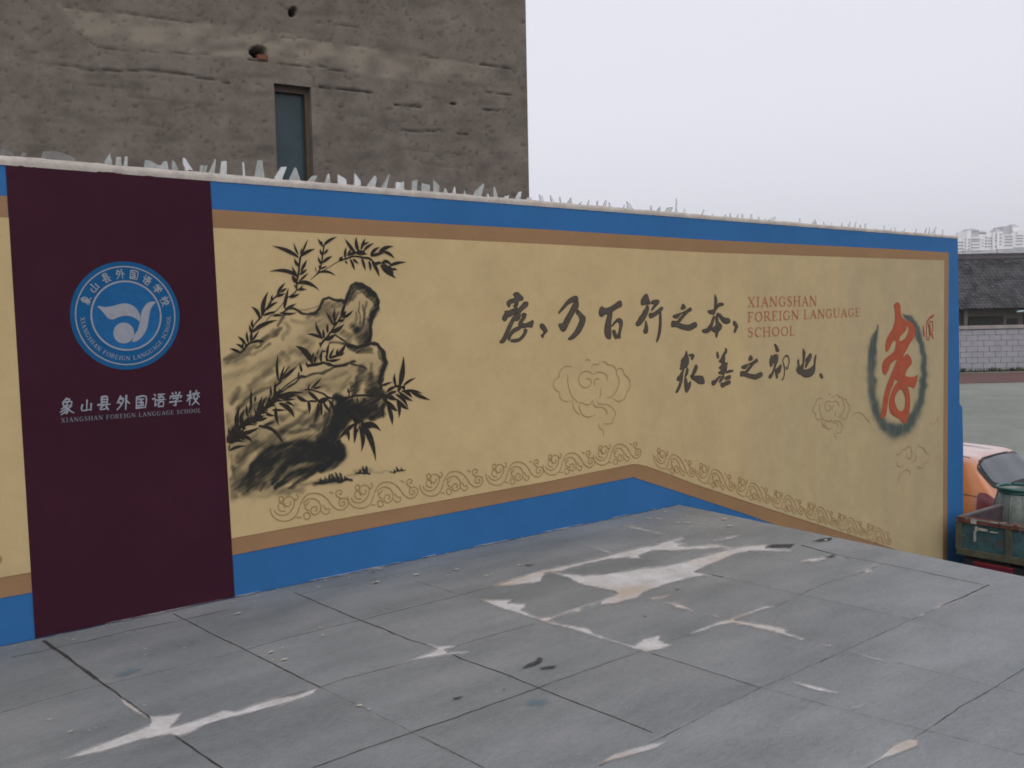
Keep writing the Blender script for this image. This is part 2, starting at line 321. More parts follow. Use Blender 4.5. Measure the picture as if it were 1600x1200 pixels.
tag(cream, 'cream painted field carrying the rock, bamboo and calligraphy')
# left hand panel, mostly out of frame
def left_panel(name, xs, m, off):
    s0 = SL+0.9
    zt, zb = W([xs[0]])[0], W([xs[2]])[0]; a = W([xs[1]])[0]; b = W([xs[3]])[0]
    return sheet(name, [(s0, zt[1]), a, b, (s0, zb[1])], m, off, wall, px=False)
left_panel('brown_frame', [(0, 305), (10.5, 306.3), (0, 936), (49.8, 925.5)], M['brown'], 0.003)
lc = left_panel('cream_panel', [(0, 339), (13, 340.2), (0, 905), (47.6, 894)], M['cream'], 0.006)
tag(lc, 'cream painted field at the left edge, cut by the maroon panel')
p = Paint(0.0075); p.px([(-6, 866), (0, 868), (3, 874), (0, 880), (-6, 881)]); p.build('scroll_border', M['scroll'], lc)

# ---- emblem
emb = W([(197.3, 493.3)])[0]; er = 0.2545
def circle(c, r, n=72): return [(c[0]+r*math.cos(2*math.pi*i/n), c[1]+r*math.sin(2*math.pi*i/n)) for i in range(n)]
p = Paint(0.0045, 0); p.poly(circle(emb, er)); eo = p.build('emblem', M['emblem'], wall)
tag(eo, 'round blue school emblem with a white bird and ring of lettering')
p = Paint(0.0054, 0); p.poly(circle(emb, .158)); p.build('emblem_field', M['emblem_light'], eo)
p = Paint(0.0062, 0.0002)
for ro, ri in ((.2335, .2275), (.1655, .1575)): p.poly(circle(emb, ro), [circle(emb, ri)])
E = crop(80, 390, 6)
p.px(E([(430, 530), (500, 538), (570, 530), (630, 512), (690, 503), (750, 520), (800, 560), (828, 620), (822, 670), (800, 655), (750, 628), (690, 620), (630, 632), (575, 655), (530, 645), (500, 610), (465, 570)]))
p.px(E([(975, 492), (920, 490), (875, 525), (840, 590), (825, 680), (808, 750), (775, 800), (755, 865), (810, 850), (860, 800), (895, 735), (910, 650), (925, 570), (950, 520)]))
p.poly(W(E([(675+98*math.cos(a), 782+98*math.sin(a)) for a in np.linspace(0, 2*math.pi, 40, endpoint=False)])))
p.build('bird_mark', M['silver'], eo)
p = Paint(0.0064, 0.0001)
for ch, q in zip('象山县外国语学校', E([(352, 487), (425, 378), (522, 288), (643, 243), (770, 246), (890, 290), (995, 367), (1068, 480)])):
    c = W([q])[0]; d = c-emb; d = d/np.linalg.norm(d); c = emb+d*.196; t = np.array([d[1], -d[0]]); h = .043
    put_glyph(p, HAN[ch], lambda x, y, c=c, d=d, t=t, h=h: c+t*(x-.5)*h+d*(y-.5)*h, 1.0, True)
txt = 'XIANGSHAN FOREIGN LANGUAGE SCHOOL'
adv = sum(SERIF[c][0]+.2 for c in txt); x = 0; a0, a1 = R(181), R(360)
for c in txt:
    wd, st = SERIF[c]; a = a0+(a1-a0)*(x+wd/2)/adv; d = np.array([math.cos(a), math.sin(a)]); t = np.array([-d[1], d[0]]); hh = .019
    put_glyph(p, st, lambda u, v, d=d, t=t, wd=wd: emb+d*(.2005-(v-.5)*hh)+t*(u-wd/2)*hh*1.15, 1.1); x += wd+.2
p.build('lettering', M['silver'], eo)
# ---- school name below the emblem
p = Paint(0.005, 0.0001); T = crop(60, 580, 5.3333)
for ch, q in zip('象山县外国语学校', T([(235, 292), (400, 286), (545, 268), (703, 262), (853, 258), (1000, 243), (1140, 234), (1286, 222)])):
    c, u = W([q, (q[0], q[1]-22)]); h = u[1]-c[1]
    h *= {'象': 1.15, '山': .85, '国': .9}.get(ch, 1.0)
    put_glyph(p, HAN[ch], lambda x, y, c=c, h=h: c+np.array([(x-.5)*h*.95+(y-.5)*h*.1, (y-.5)*h]), {'象': .72, '语': .85, '学': .85, '校': .9}.get(ch, 1.0), True)
p.build('lettering', M['silver'], maroon)
p = Paint(0.005, 0.0001); text_line(p, txt, (95, 660), (313, 644), (95, 653.4), (313, 638), 1.15, .18)
p.build('lettering', M['silver2'], maroon)

# ---- calligraphy
p = Paint(0.0085, 0.00008)
K1, K2, K3, K4, K5 = crop(775, 450, 10), crop(920, 450, 10), crop(1035, 450, 10), crop(1045, 530, 10), crop(1150, 530, 10)
CALLI = [
 (K1, [(262,95),(290,75),(335,75),(375,115),(412,150),(405,185),(375,192),(345,200),(330,260),(310,290),(265,292),(275,265),(290,230),(255,228),(225,240),(205,275),(195,298),(170,275),(158,240),(175,205),(215,180),(270,165),(285,135),(265,115)]),
 (K1, [(130,360),(180,360),(240,335),(310,312),(330,322),(308,370),(270,410),(215,435),(165,460),(150,495),(120,512),(90,485),(95,445),(115,415),(130,385)]),
 (K1, [(425,225),(480,222),(490,250),(470,290),(430,320),(380,365),(365,400),(372,440),(352,480),(325,508),(275,510),(250,560),(220,630),(180,720),(150,790),(110,850),(55,855),(50,835),(80,800),(120,720),(165,620),(205,540),(240,475),(290,415),(335,365),(350,310),(390,270)]),
 (K1, [(392,408),(430,395),(460,410),(455,445),(430,490),(400,530),(410,555),(460,555),(510,535),(560,508),(572,530),(555,600),(540,610),(480,605),(425,620),(380,610),(345,580),(342,555),(362,510),(397,460)]),
 (K1, [(340,605),(375,625),(340,655),(280,685),(240,725),(215,765),(205,800),(180,812),(175,790),(190,740),(215,690),(260,640)]),
 (K1, [(440,645),(470,650),(468,690),(440,740),(400,790),(350,825),(290,842),(235,838),(212,825),(240,808),(300,800),(350,785),(395,740),(420,700),(425,660)]),
 (K1, [(680,575),(710,560),(750,590),(785,650),(788,675),(760,705),(735,735),(725,770),(705,762),(695,740),(720,715),(735,680),(705,640),(680,610)]),
 (K1, [(1245,128),(1268,160),(1268,182),(1220,207),(1150,232),(1100,268),(1050,320),(1000,370),(972,395),(970,380),(1000,330),(1050,265),(1100,200),(1150,160),(1200,135)]),
 (K1, [(1225,217),(1270,207),(1272,300),(1230,358),(1190,420),(1160,480),(1120,560),(1085,640),(1050,675),(1010,660),(980,610),(970,565),(1000,560),(1030,555),(1060,500),(1110,410),(1160,320),(1195,250)]),
 (K1, [(1270,345),(1310,385),(1350,425),(1380,460),(1378,520),(1350,600),(1300,690),(1230,765),(1170,800),(1125,805),(1120,790),(1160,750),(1210,690),(1250,620),(1285,540),(1300,490),(1270,420),(1240,385)]),
 (K2, [(190,290),(215,310),(260,320),(330,295),(400,250),(450,210),(485,205),(500,235),(498,285),(440,310),(385,345),(355,370),(350,430),(335,520),(330,620),(335,720),(330,785),(300,790),(260,765),(238,710),(238,620),(255,530),(280,440),(275,400),(230,415),(195,442),(160,430),(148,385),(160,330)]),
 (K2, [(430,485),(465,478),(500,495),(515,540),(508,600),(490,670),(480,740),(480,775),(450,780),(440,740),(455,680),(470,600),(460,550),(440,520),(400,545),(350,600),(350,585),(390,530)]),
 (K2, [(362,660),(395,665),(415,715),(430,780),(400,785),(375,740),(360,690)]),
 (K2, [(885,95),(910,125),(930,190),(945,245),(880,250),(815,262),(805,210),(830,150)]),
 (K2, [(890,275),(920,290),(920,345),(900,410),(870,470),(830,530),(790,575),(740,590),(725,550),(755,505),(790,440),(800,435),(830,385),(840,360),(870,330)]),
 (K2, [(875,510),(890,545),(910,610),(910,670),(890,705),(860,705),(845,675),(860,620),(870,560)]),
 (K2, [(965,215),(1020,190),(1080,195),(1088,220),(1060,260),(1010,310),(975,355),(970,335),(1000,280),(1015,250),(970,245)]),
 (K2, [(935,400),(1000,390),(1060,345),(1110,305),(1135,300),(1145,325),(1110,370),(1060,410),(1000,450),(950,468),(930,435)]),
 (K2, [(1100,390),(1118,395),(1120,480),(1120,600),(1105,710),(1080,790),(1055,838),(1045,825),(1065,740),(1080,640),(1090,540),(1090,440)]),
 (K3, [(310,250),(350,295),(330,325),(278,330),(290,285)]),
 (K3, [(150,440),(200,415),(270,395),(340,365),(420,310),(440,330),(440,350),(390,380),(340,430),(290,490),(260,525),(225,515),(260,470),(310,410),(330,378),(275,405),(250,440),(215,470),(165,460)]),
 (K3, [(140,520),(180,520),(235,525),(260,555),(330,575),(400,580),(450,555),(505,538),(525,570),(520,600),(465,635),(410,660),(350,650),(270,630),(200,600),(140,605),(128,570)]),
 (K3, [(805,110),(830,150),(842,200),(830,280),(815,340),(810,385),(790,410),(740,400),(715,385),(695,360),(745,350),(790,335),(800,270),(805,190)]),
 (K3, [(845,270),(870,240),(930,238),(942,265),(900,275),(870,290),(840,320),(820,350),(825,320)]),
 (K3, [(790,435),(800,470),(780,550),(760,620),(720,680),(660,700),(615,685),(615,655),(670,640),(710,600),(745,550),(765,490)]),
 (K3, [(820,435),(850,440),(865,530),(915,585),(900,640),(860,690),(845,750),(825,765),(815,690),(790,685),(755,655),(760,635),(800,605),(825,570),(820,500)]),
 (K3, [(835,400),(885,405),(930,450),(980,475),(1025,480),(1048,525),(1010,550),(960,548),(920,520),(880,455)]),
 (K3, [(1110,515),(1145,550),(1168,600),(1150,640),(1130,690),(1105,685),(1115,640),(1130,610),(1105,580),(1092,545)]),
 (K4, [(262,185),(285,260),(300,320),(295,380),(270,425),(220,460),(165,468),(175,430),(170,400),(185,370),(180,340),(205,300),(235,260),(250,220)]),
 (K4, [(305,240),(360,235),(385,260),(360,310),(335,310),(345,280),(310,255)]),
 (K4, [(225,465),(210,530),(205,600),(195,660),(170,740),(140,800),(115,832),(97,825),(120,770),(150,700),(160,650),(120,640),(120,605),(160,560),(195,500)]),
 (K4, [(275,445),(292,480),(280,540),(250,590),(238,590),(250,530),(262,480)]),
 (K4, [(235,620),(265,620),(285,700),(320,660),(332,690),(315,760),(270,828),(245,800),(235,720)]),
 (K4, [(410,400),(435,430),(420,490),(385,550),(340,585),(325,580),(350,540),(380,460)]),
 (K4, [(335,605),(375,580),(440,575),(510,580),(530,610),(542,685),(460,690),(400,650)]),
 (K4, [(735,215),(755,205),(770,280),(745,290)]),
 (K4, [(870,140),(895,170),(890,210),(860,250),(865,300),(860,350),(880,375),(905,370),(895,420),(890,480),(870,520),(840,555),(810,540),(765,530),(770,515),(800,500),(800,460),(775,450),(780,435),(805,420),(815,370),(780,350),(775,335),(800,310),(820,260),(850,210),(870,180)]),
 (K4, [(890,515),(920,490),(980,485),(990,500),(940,512),(895,525)]),
 (K4, [(800,570),(770,610),(740,660),(700,710),(665,705),(660,660),(710,640),(750,600)]),
 (K4, [(850,570),(840,610),(800,660),(775,670),(790,620),(820,585)]),
 (K4, [(870,595),(940,565),(955,590),(940,615),(885,630),(865,620)]),
 (K4, [(800,690),(830,685),(850,680),(890,660),(945,650),(945,690),(890,715),(830,748),(805,730)]),
 (K5, [(585,80),(620,95),(645,140),(660,185),(615,185),(605,130)]),
 (K5, [(540,245),(555,270),(590,245),(640,250),(640,330),(615,400),(590,480),(560,560),(530,605),(500,600),(510,565),(550,520),(580,440),(590,370),(570,370),(540,430),(520,400),(515,330),(530,280)]),
 (K5, [(690,395),(695,440),(680,500),(660,530),(640,510),(640,600),(620,605),(605,545),(600,510),(610,470),(650,440)]),
 (K5, [(955,320),(970,330),(975,390),(990,440),(1010,400),(1030,380),(1035,160),(1055,180),(1070,215),(1060,300),(1045,400),(1040,465),(1060,480),(1120,470),(1180,430),(1205,390),(1210,310),(1235,245),(1240,270),(1225,380),(1220,490),(1180,560),(1110,590),(1050,585),(1000,545),(970,540),(940,500),(935,460),(955,420),(950,360)]),
 (K5, [(1145,225),(1170,250),(1155,310),(1120,370),(1085,435),(1068,435),(1080,370),(1075,320),(1110,270)]),
 (K5, [(1300,540),(1330,550),(1345,600),(1325,605),(1298,570)])]
zhi = [CALLI[19][1], CALLI[20][1], CALLI[21][1]]
for z in zhi: CALLI.append((K4, [(1105+(u-128)*.868, 505+(v-520)*(.93 if v < 520 else .83)) for u, v in z]))
po = Paint(0.0078, 0.00006)
for f, q in CALLI:
    q = np.array(q, float); p.px(f(q), 3)
    # dark outline round each brush stroke
    c = catmull(f(q), True, 3); c = np.vstack([c, c[:1]]); po.brush_px(c, 1.7, cap=False, n=1)
p.brush_px(K5([(715,335),(735,400),(745,480),(740,560),(725,610),(700,640)]), [1.8,2.6,2.8,2.6,2.6,2.2])
p.brush_px(K5([(720,320),(745,275),(780,255),(810,290),(815,360),(800,430),(780,460),(762,428)]), [1.8,2.4,3,2.6,2.4,2.6,3,1.6])
cal = p.build('calligraphy', M['ink'], cream); po.mb.build('calligraphy_outline', M['outline'], cream)
tag(cal, 'two lines of dark brush calligraphy')
p = Paint(0.0085, 0.0001)
text_line(p, 'XIANGSHAN', (1167, 479.3), (1275, 477.5), (1167, 464.5), (1275, 462.5), 1.05)
text_line(p, 'FOREIGN LANGUAGE', (1167, 502.8), (1342.5, 493.6), (1167, 488), (1342.5, 481), 1.05)
text_line(p, 'SCHOOL', (1167, 526.3), (1241, 523.6), (1167, 512), (1241, 510), 1.05)
tag(p.build('lettering', M['redtext'], cream), 'red English lettering in three lines')

# ---- red character in a grey brushed ring
p = Paint(0.0095, 0.0002); Q = crop(1340, 465, 10)
RED = [
 [(590,75),(630,80),(655,130),(660,220),(680,300),(730,350),(755,420),(745,500),(700,560),(650,610),(640,660),(600,700),(560,660),(520,720),(490,790),(450,845),(425,820),(425,740),(440,650),(480,570),(530,490),(560,400),(575,320),(570,200),(555,120)],
 [(710,345),(770,375),(800,370),(840,400),(880,470),(885,560),(860,640),(800,720),(760,800),(720,870),(690,940),(640,1010),(590,970),(520,1020),(490,1060),(470,1130),(430,1200),(395,1190),(370,1120),(375,1030),(420,950),(500,890),(560,830),(580,760),(600,690),(680,670),(740,620),(775,540),(785,490),(760,440),(720,400)],
 [(700,930),(740,890),(770,885),(810,930),(835,1000),(820,1050),(770,1110),(735,1180),(720,1240),(640,1300),(560,1270),(530,1240),(500,1220),(540,1130),(590,1000),(640,950)],
 [(510,1210),(565,1250),(545,1340),(500,1460),(470,1580),(450,1700),(435,1820),(395,1880),(340,1870),(370,1720),(380,1620),(410,1480),(450,1350),(490,1250)],
 [(680,1225),(800,1240),(880,1230),(925,1205),(915,1290),(885,1390),(860,1415),(820,1395),(760,1385),(700,1400),(650,1340)]]
for q in RED: p.px(Q(q), 3)
p.px(Q([(660,1270),(570,1370),(520,1470),(485,1600),(480,1700),(500,1790),(560,1850),(640,1900),(700,1955),(745,1960),(775,1860),(800,1740),(805,1580),(790,1460),(755,1370),(720,1270)]), 3,
     [Q([(660,1435),(685,1435),(720,1520),(735,1610),(720,1720),(690,1765),(650,1770),(610,1740),(580,1670),(565,1580),(590,1500),(630,1450)])])
for q, wd in (([(1170,278),(1135,300),(1095,340),(1068,400),(1062,560),(1068,645)], [4,4,3,2,1.7,1.8]), ([(1068,648),(1105,650),(1108,560),(1092,390)], 1.7), ([(1110,370),(1156,385),(1160,490),(1148,560)], 1.8), ([(1120,580),(1145,570),(1165,635)], 2.2), ([(1012,440),(1016,520),(1028,600)], [2,3.6,2]), ([(1115,420),(1122,560)], 2.6)):
    p.brush_px(Q(q), wd)
tag(p.build('red_character', M['red'], cream), 'large red brush character with a small one beside it')

def seg_dist(X, Y, pts, wd):
    """distance to a polyline divided by its local half width"""
    best = np.full(X.shape, 1e9); bt = np.zeros(X.shape)
    pts = np.asarray(pts, float); wd = np.ones(len(pts))*wd if np.isscalar(wd) else np.asarray(wd, float)
    for i in range(len(pts)-1):
        a, b = pts[i], pts[i+1]; d = b-a; L2 = d@d+1e-9
        t = np.clip(((X-a[0])*d[0]+(Y-a[1])*d[1])/L2, 0, 1)
        dd = np.hypot(X-a[0]-t*d[0], Y-a[1]-t*d[1])/((wd[i]*(1-t)+wd[i+1]*t)/2+1e-6)
        best = np.minimum(best, dd)
    return best
def vnoise(X, Y, sx, sy, seed):
    r = np.random.default_rng(seed); G = r.random((64, 64)); u, v = X/sx, Y/sy
    i, j = np.floor(u).astype(int), np.floor(v).astype(int); fu, fv = u-i, v-j
    fu = fu*fu*(3-2*fu); fv = fv*fv*(3-2*fv); g = lambda a, b: G[a % 64, b % 64]
    return (g(i, j)*(1-fu)+g(i+1, j)*fu)*(1-fv)+(g(i, j+1)*(1-fu)+g(i+1, j+1)*fu)*fv
def wash_grid(name, x0, x1, y0, y1, step, strokes, m, off, parent, seed, streak, mask=None, gain=None, rough=2.0):
    nx, ny = int((x1-x0)/step)+1, int((y1-y0)/step)+1
    X, Y = np.meshgrid(np.linspace(x0, x1, nx), np.linspace(y0, y1, ny))
    ink = np.zeros(X.shape)
    xr, yr = X+(vnoise(X, Y, 9, 9, seed)-.5)*4, Y+(vnoise(X, Y, 9, 9, seed+1)-.5)*4
    a = R(streak); U, V = X*math.cos(a)+Y*math.sin(a), -X*math.sin(a)+Y*math.cos(a)
    st = 0.45*vnoise(U, V, 20, 2.0, seed+2)+0.35*vnoise(U, V, 10, 1.1, seed+3)+.2*vnoise(X, Y, 9, 9, seed+6)
    for pts, wd, dens, hard in strokes:
        d = seg_dist(xr, yr, pts, wd)
        f = np.clip(1-(d-hard)/(1.35-hard), 0, 1); f = f*f*(3-2*f)
        f = f*dens*np.clip(1.0+rough*(.35 if hard > .5 else 1.0)*(st-.5), 0.12, 1.6)
        ink = 1-(1-ink)*(1-np.clip(f, 0, 1))
    if mask is not None: ink = ink*mask(X, Y)
    ed = np.minimum(np.minimum(X-x0, x1-X), np.minimum(Y-y0, y1-Y)); ink *= np.clip(ed/3, 0, 1) if mask is None else 1
    if gain: ink = 1-(1-ink)**gain
    keep = ink > 0.012; sz = W(np.c_[X.ravel(), Y.ravel()]); idx = np.arange(nx*ny).reshape(ny, nx)
    cell = keep[:-1, :-1] | keep[1:, :-1] | keep[:-1, 1:] | keep[1:, 1:]
    q = np.stack([idx[:-1, :-1][cell], idx[1:, :-1][cell], idx[1:, 1:][cell], idx[:-1, 1:][cell]], 1)
    used, inv = np.unique(q, return_inverse=True); q = inv.reshape(q.shape)
    v = WP(sz[used], off); me = bpy.data.meshes.new(name)
    me.from_pydata([tuple(t) for t in v], [], [tuple(t) for t in q.tolist()]); me.update()
    o = bpy.data.objects.new(name, me); COL.objects.link(o); me.materials.append(m); par(o, parent)
    set_attr(o, 'ink', ink.ravel()[used]); return o
ringline = [(1371,507),(1366,525),(1361.5,550),(1360,585),(1362.5,620),(1368,645),(1379,664),(1396,675),(1414,668),(1428,649),(1438,620),(1443,585),(1442,555),(1438,533),(1430,514),(1420,498),(1411,492)]
ringw = [2, 7, 10.5, 12, 12.5, 13, 15, 20, 17, 13, 11, 10, 9, 9.5, 10, 9, 4]
tag(wash_grid('ring_emblem', 1340, 1465, 478, 695, 1.0, [(ringline, [u*1.25 for u in ringw], .97, .3), (ringline, [u*1.9 for u in ringw], .28, .1)], M['ring'], 0.0072, cream, 30, 90, None, None, .7), 'soft grey brushed ring around the red character')

# ---- ink rock (soft washes of ink pigment)
Wsh = []
def ws(pts, wd, dens, hard=.25): Wsh.append((pts, wd, dens, hard))
# body washes
ws([(350,600),(400,575),(450,545),(500,520),(545,500),(565,480)], 40, .12, 0)
ws([(360,660),(420,620),(480,600),(540,580),(585,570)], 46, .17, 0)
ws([(360,700),(420,680),(480,665),(520,650)], 40, .25, 0)
# upper left ridge
ws([(350,562),(365,556),(382,549),(398,540)], [6,13,13,8], .5); ws([(355,566),(372,560),(390,553)], 9, .35); ws([(400,543),(414,530),(428,520),(436,514)], [4,10,14,10], .62); ws([(434,507),(441,497),(443,492)], [5,7,4], .6)
ws([(396,552),(420,538)], 6, .4); ws([(350,568),(380,566)], 14, .22, 0)
# outline of the crest
def line(pts, wd=2.6, dens=.9): ws(pts, np.asarray(wd)*1.5, dens, .6)
line([(445,484),(455,483),(464,486),(473,490),(480,491.5),(489,491)]); line([(489,491),(494,487),(500,477),(505,469),(512,466),(519,469),(528,471),(537,469.5),(541,465)], 3)
line([(537,472),(541,462),(545,452),(549,445),(554,441.5),(562,443.5),(572,450),(582,457),(587,465),(590,474)], 3.6); line([(590,472),(589.5,480),(584.5,486),(580,492),(577.5,503),(576.5,512),(578,522),(576,529),(570,536)], 3.2)
line([(541,542),(556,542),(570,541),(577,537.5),(584,535),(590,537),(596,545),(600,556),(602,568),(599,578),(596,585),(593,597),(593,607)], 3.4)
line([(460,484),(480,484),(505,474)], 2, .3)
ws([(545,470),(551,455),(557,448),(570,454),(582,464),(587,474)], [5,9,11,12,12,9], .7, .2); ws([(545,466),(541,476)], 8, .4); ws([(588,470),(587,484),(581,494)], [8,11,8], .6)
ws([(505,475),(520,478),(540,474)], [10,14,9], .38); ws([(478,494),(500,490),(520,482)], 12, .33, 0); ws([(500,480),(495,490),(480,497)], 8, .3)
# dark hollow under the peak
ws([(552,512),(560,520),(566,528),(572,524)], [16,26,26,16], .85, .1); ws([(575,500),(573,515),(572,530)], [5,10,14], .7); ws([(560,470),(561,490),(560,505)], [2,2.4,6], .6); ws([(571,470),(569,490),(566,510)], [3,5,10], .45); ws([(563,536),(585,536)], 8, .5); ws([(535,520),(545,528),(543,535)], 12, .4)
line([(524,524),(532,530),(540,535)], 2, .7); line([(514,534),(530,536),(545,540)], 3, .55); ws([(536,538),(560,545),(580,545)], [6,9,6], .5)
# shelf right side
ws([(590,540),(597,552),(599,566),(596,580),(592,596)], [5,9,12,13,13], .78, .2); line([(505,567),(520,572),(535,570),(553,565)], 2.2, .75); line([(548,570),(562,572),(570,576)], 2.4, .7)
ws([(565,575),(562,590),(557,605),(552,615)], [12,15,14,9], .6); ws([(578,570),(579,590),(577,608)], [8,13,16], .42, 0); ws([(570,580),(572,600)], 8, .4); ws([(588,590),(587,607)], 12, .55)
line([(440,612),(455,601),(464,593),(474,588)], 2.6, .85); line([(474,588),(490,584),(503,582),(520,575),(540,571)], 2.6, .7)
# left body modelling
ws([(455,548),(475,552),(490,560)], 15, .35, 0); ws([(440,553),(450,562)], 12, .3, 0); ws([(470,530),(485,538),(480,545)], 16, .28, 0)
ws([(425,580),(405,590),(388,603)], [10,14,12], .48, 0); ws([(410,583),(435,565)], 12, .35, 0); ws([(372,606),(366,618),(362,630)], [9,13,10], .45, 0); ws([(420,606),(400,612),(385,622),(370,640)], [6,9,12,9], .6, .1)
ws([(440,590),(425,600)], 18, .35, 0); ws([(500,600),(520,612),(535,600)], 10, .22, 0); ws([(545,590),(530,612),(525,618)], 8, .28, 0)
# lower body folds
ws([(478,640),(470,652),(455,665),(440,672)], [6,9,13,11], .5, .1); ws([(484,665),(497,668),(505,660),(508,645)], [10,13,11,6], .6, .1); ws([(500,645),(490,660)], [6,9], .45); ws([(430,675),(455,676),(480,671)], 9, .55, .1); ws([(465,640),(480,645)], 8, .3, 0); ws([(440,650),(430,660),(415,665)], 12, .3, 0)
# dark neck
ws([(594,615),(580,632),(560,640),(540,632),(527,622)], [16,28,32,28,16], .93, .35); ws([(600,630),(595,645),(580,655)], [8,14,10], .85, .3)
ws([(530,625),(528,645),(522,665),(515,685),(508,700)], [14,24,26,26,24], .93, .4); ws([(545,640),(538,655),(528,672)], [14,16,14], .85); ws([(575,612),(590,612)], 14, .8); ws([(520,620),(512,650),(505,672)], 5, .7); ws([(565,645),(580,655)], [12,10], .7)
# dark lower boulder
ws([(388,742),(394,728),(408,713),(428,700),(450,693),(475,692),(500,698),(525,703)], [10,14,15,13,11,13,18,24], .9, .3); ws([(528,690),(534,703),(530,716),(515,726),(500,734)], [8,13,16,16,12], .93, .4)
ws([(424,756),(436,738),(452,722),(476,714),(505,714),(530,712)], [8,13,15,15,18,18], .88, .3); ws([(430,762),(446,748),(466,738),(490,734),(512,724)], [8,14,16,17,12], .92, .3); ws([(404,745),(416,730),(425,720)], [9,13,10], .75, .2)
ws([(452,764),(460,755),(476,745),(490,738)], [5,10,10,8], .7, .1); ws([(373,765),(380,752),(386,742)], [10,14,12], .55, 0); ws([(386,768),(392,752),(396,745)], [6,14,10], .65, .1); ws([(405,768),(413,756)], [4,8], .6); ws([(400,700),(415,690),(435,680)], 15, .45, 0); ws([(372,720),(385,705),(400,695)], 17, .38, 0); ws([(363,730),(366,755),(366,775)], [8,15,10], .38, 0); ws([(360,712),(364,735)], 6, .25); ws([(395,760),(430,766),(470,764)], 16, .35, 0); ws([(370,775),(410,775),(450,770)], 12, .2, 0)
ws([(475,700),(500,706),(520,710)], 14, .8); ws([(500,690),(516,700)], 16, .85, .3)
# broad second washes
ws([(385,752),(410,735),(440,722),(475,712),(505,712),(528,708)], [34,44,48,46,44,30], .72, .25); ws([(395,735),(430,712),(470,704),(505,708)], [16,26,26,22], .7, .2); ws([(380,770),(400,760),(430,752)], [12,18,14], .5)
ws([(368,735),(372,760)], [18,24], .42, 0); ws([(358,750),(362,778)], [10,14], .3, 0); ws([(398,690),(380,712),(372,730)], [14,22,18], .4, .1); ws([(440,690),(415,700)], [16,18], .5, .1)
ws([(505,690),(520,676),(535,655),(550,640)], [26,26,22,18], .8, .3); ws([(560,650),(585,640)], [26,20], .75, .3)
ws([(350,590),(385,580),(420,565),(450,552)], 14, .2, 0); ws([(360,625),(385,612),(410,600)], 16, .3, 0); ws([(430,618),(400,632),(375,655),(362,670)], [9,14,15,10], .42, 0); ws([(355,650),(362,690)], 14, .25, 0)
ws([(450,575),(470,565),(490,560),(500,550)], 15, .32, 0); ws([(480,515),(500,510),(520,505)], 16, .22, 0); ws([(455,500),(475,505),(500,500),(520,492)], 10, .26, 0); ws([(505,482),(515,495),(530,490)], 14, .32, 0)
ws([(445,505),(450,515),(440,528)], 9, .3, 0); ws([(480,600),(510,592),(540,582)], 10, .25, 0); ws([(470,612),(500,606),(530,600)], 14, .18, 0); ws([(450,620),(480,612)], 12, .28, 0)
ws([(470,662),(490,650),(500,632)], [12,14,10], .5, .1); ws([(440,655),(455,645),(462,632)], 9, .35, 0); ws([(455,690),(485,684),(505,676)], 14, .5, .1); ws([(400,672),(420,662),(436,650)], 9, .3, 0); ws([(380,690),(398,680)], 12, .3, 0)
ws([(577,585),(580,600),(578,612)], [9,14,18], .6, .1); ws([(557,590),(556,606)], [10,14], .5, .1); ws([(549,470),(556,459),(566,457),(580,470),(584,478)], 5, .55, .2); ws([(583,478),(580,490),(574,500)], 8, .5); ws([(566,475),(568,495),(566,508)], 3, .6); ws([(556,490),(554,505)], 4, .4)
ws([(589,474),(589.5,481),(585,487),(580.5,493),(578,503),(577,513),(578,522),(575,530)], [4,7,7,6,5,5,6,6], .75, .3); ws([(597,548),(600,558),(600.5,568),(597,578),(594,588),(592,598)], [4,6,8,8,7,6], .85, .3); ws([(540,472),(544,461),(549,451),(555,446),(563,447),(573,454),(583,463)], [4,6,7,7,7,7,6], .6, .2)
ws([(545,545),(560,549),(580,549)], [5,8,8], .6, .2); ws([(590,548),(592,560)], 4, .5); ws([(548,600),(552,615)], 10, .5)
# grass tufts on the ground line
ws([(488,757),(500,752),(520,752),(540,749)], [8,11,12,6], .45, 0); ws([(500,752),(510,750)], 7, .8, .3); ws([(516,750),(518,740)], [6,3], .8, .3); ws([(524,750),(524,738)], [5,2.5], .8, .3); ws([(529,748),(532,742)], [5,4], .75, .3); ws([(536,751),(549,749)], [3,1.5], .9, .4); ws([(470,756),(490,755)], 8, .3, 0)
ws([(555,738),(566,736),(580,735)], [10,13,7], .3, 0); ws([(558,740),(568,741),(577,738)], [1.5,3,1.5], .9, .4); ws([(566,736),(572,736)], 5, .8, .3); ws([(572,737),(572,730)], [4,1.6], .85, .4); ws([(540,743),(560,743)], 5, .25, 0); ws([(585,737),(630,737)], 5, .15, 0)
for (x_, y_, h_) in ((500,752,5),(507,751,8),(514,750,10),(520,750,9),(526,750,11),(531,749,8),(537,750,6),(562,740,5),(568,739,9),(573,738,7),(616,737,3),(621,736,5),(627,736,4)): ws([(x_, y_), (x_+random.uniform(-1, 1), y_-h_)], [4.2, 1.6], .95, .5)
ws([(492,754),(520,752),(549,750)], 3.4, .85, .4); ws([(556,741),(578,739)], 3, .85, .4)
ws([(610,736),(613,736)], 2, .8, .4); ws([(617,737),(624,736)], [2,3], .85, .4); ws([(620,736),(620,732)], 3, .8, .4); ws([(626,735),(628,737),(632,735)], 2, .8, .4)
mleft = lambda X, Y: np.clip((X-(332.8+(Y-356)*(28.7/485)))/1.5, 0, 1)
tag(wash_grid('rock_painting', 345, 645, 428, 790, .8, Wsh, M['wash'], 0.0070, cream, 11, -38, mleft, 1.7, 1.15), 'ink wash painting of a craggy rock')

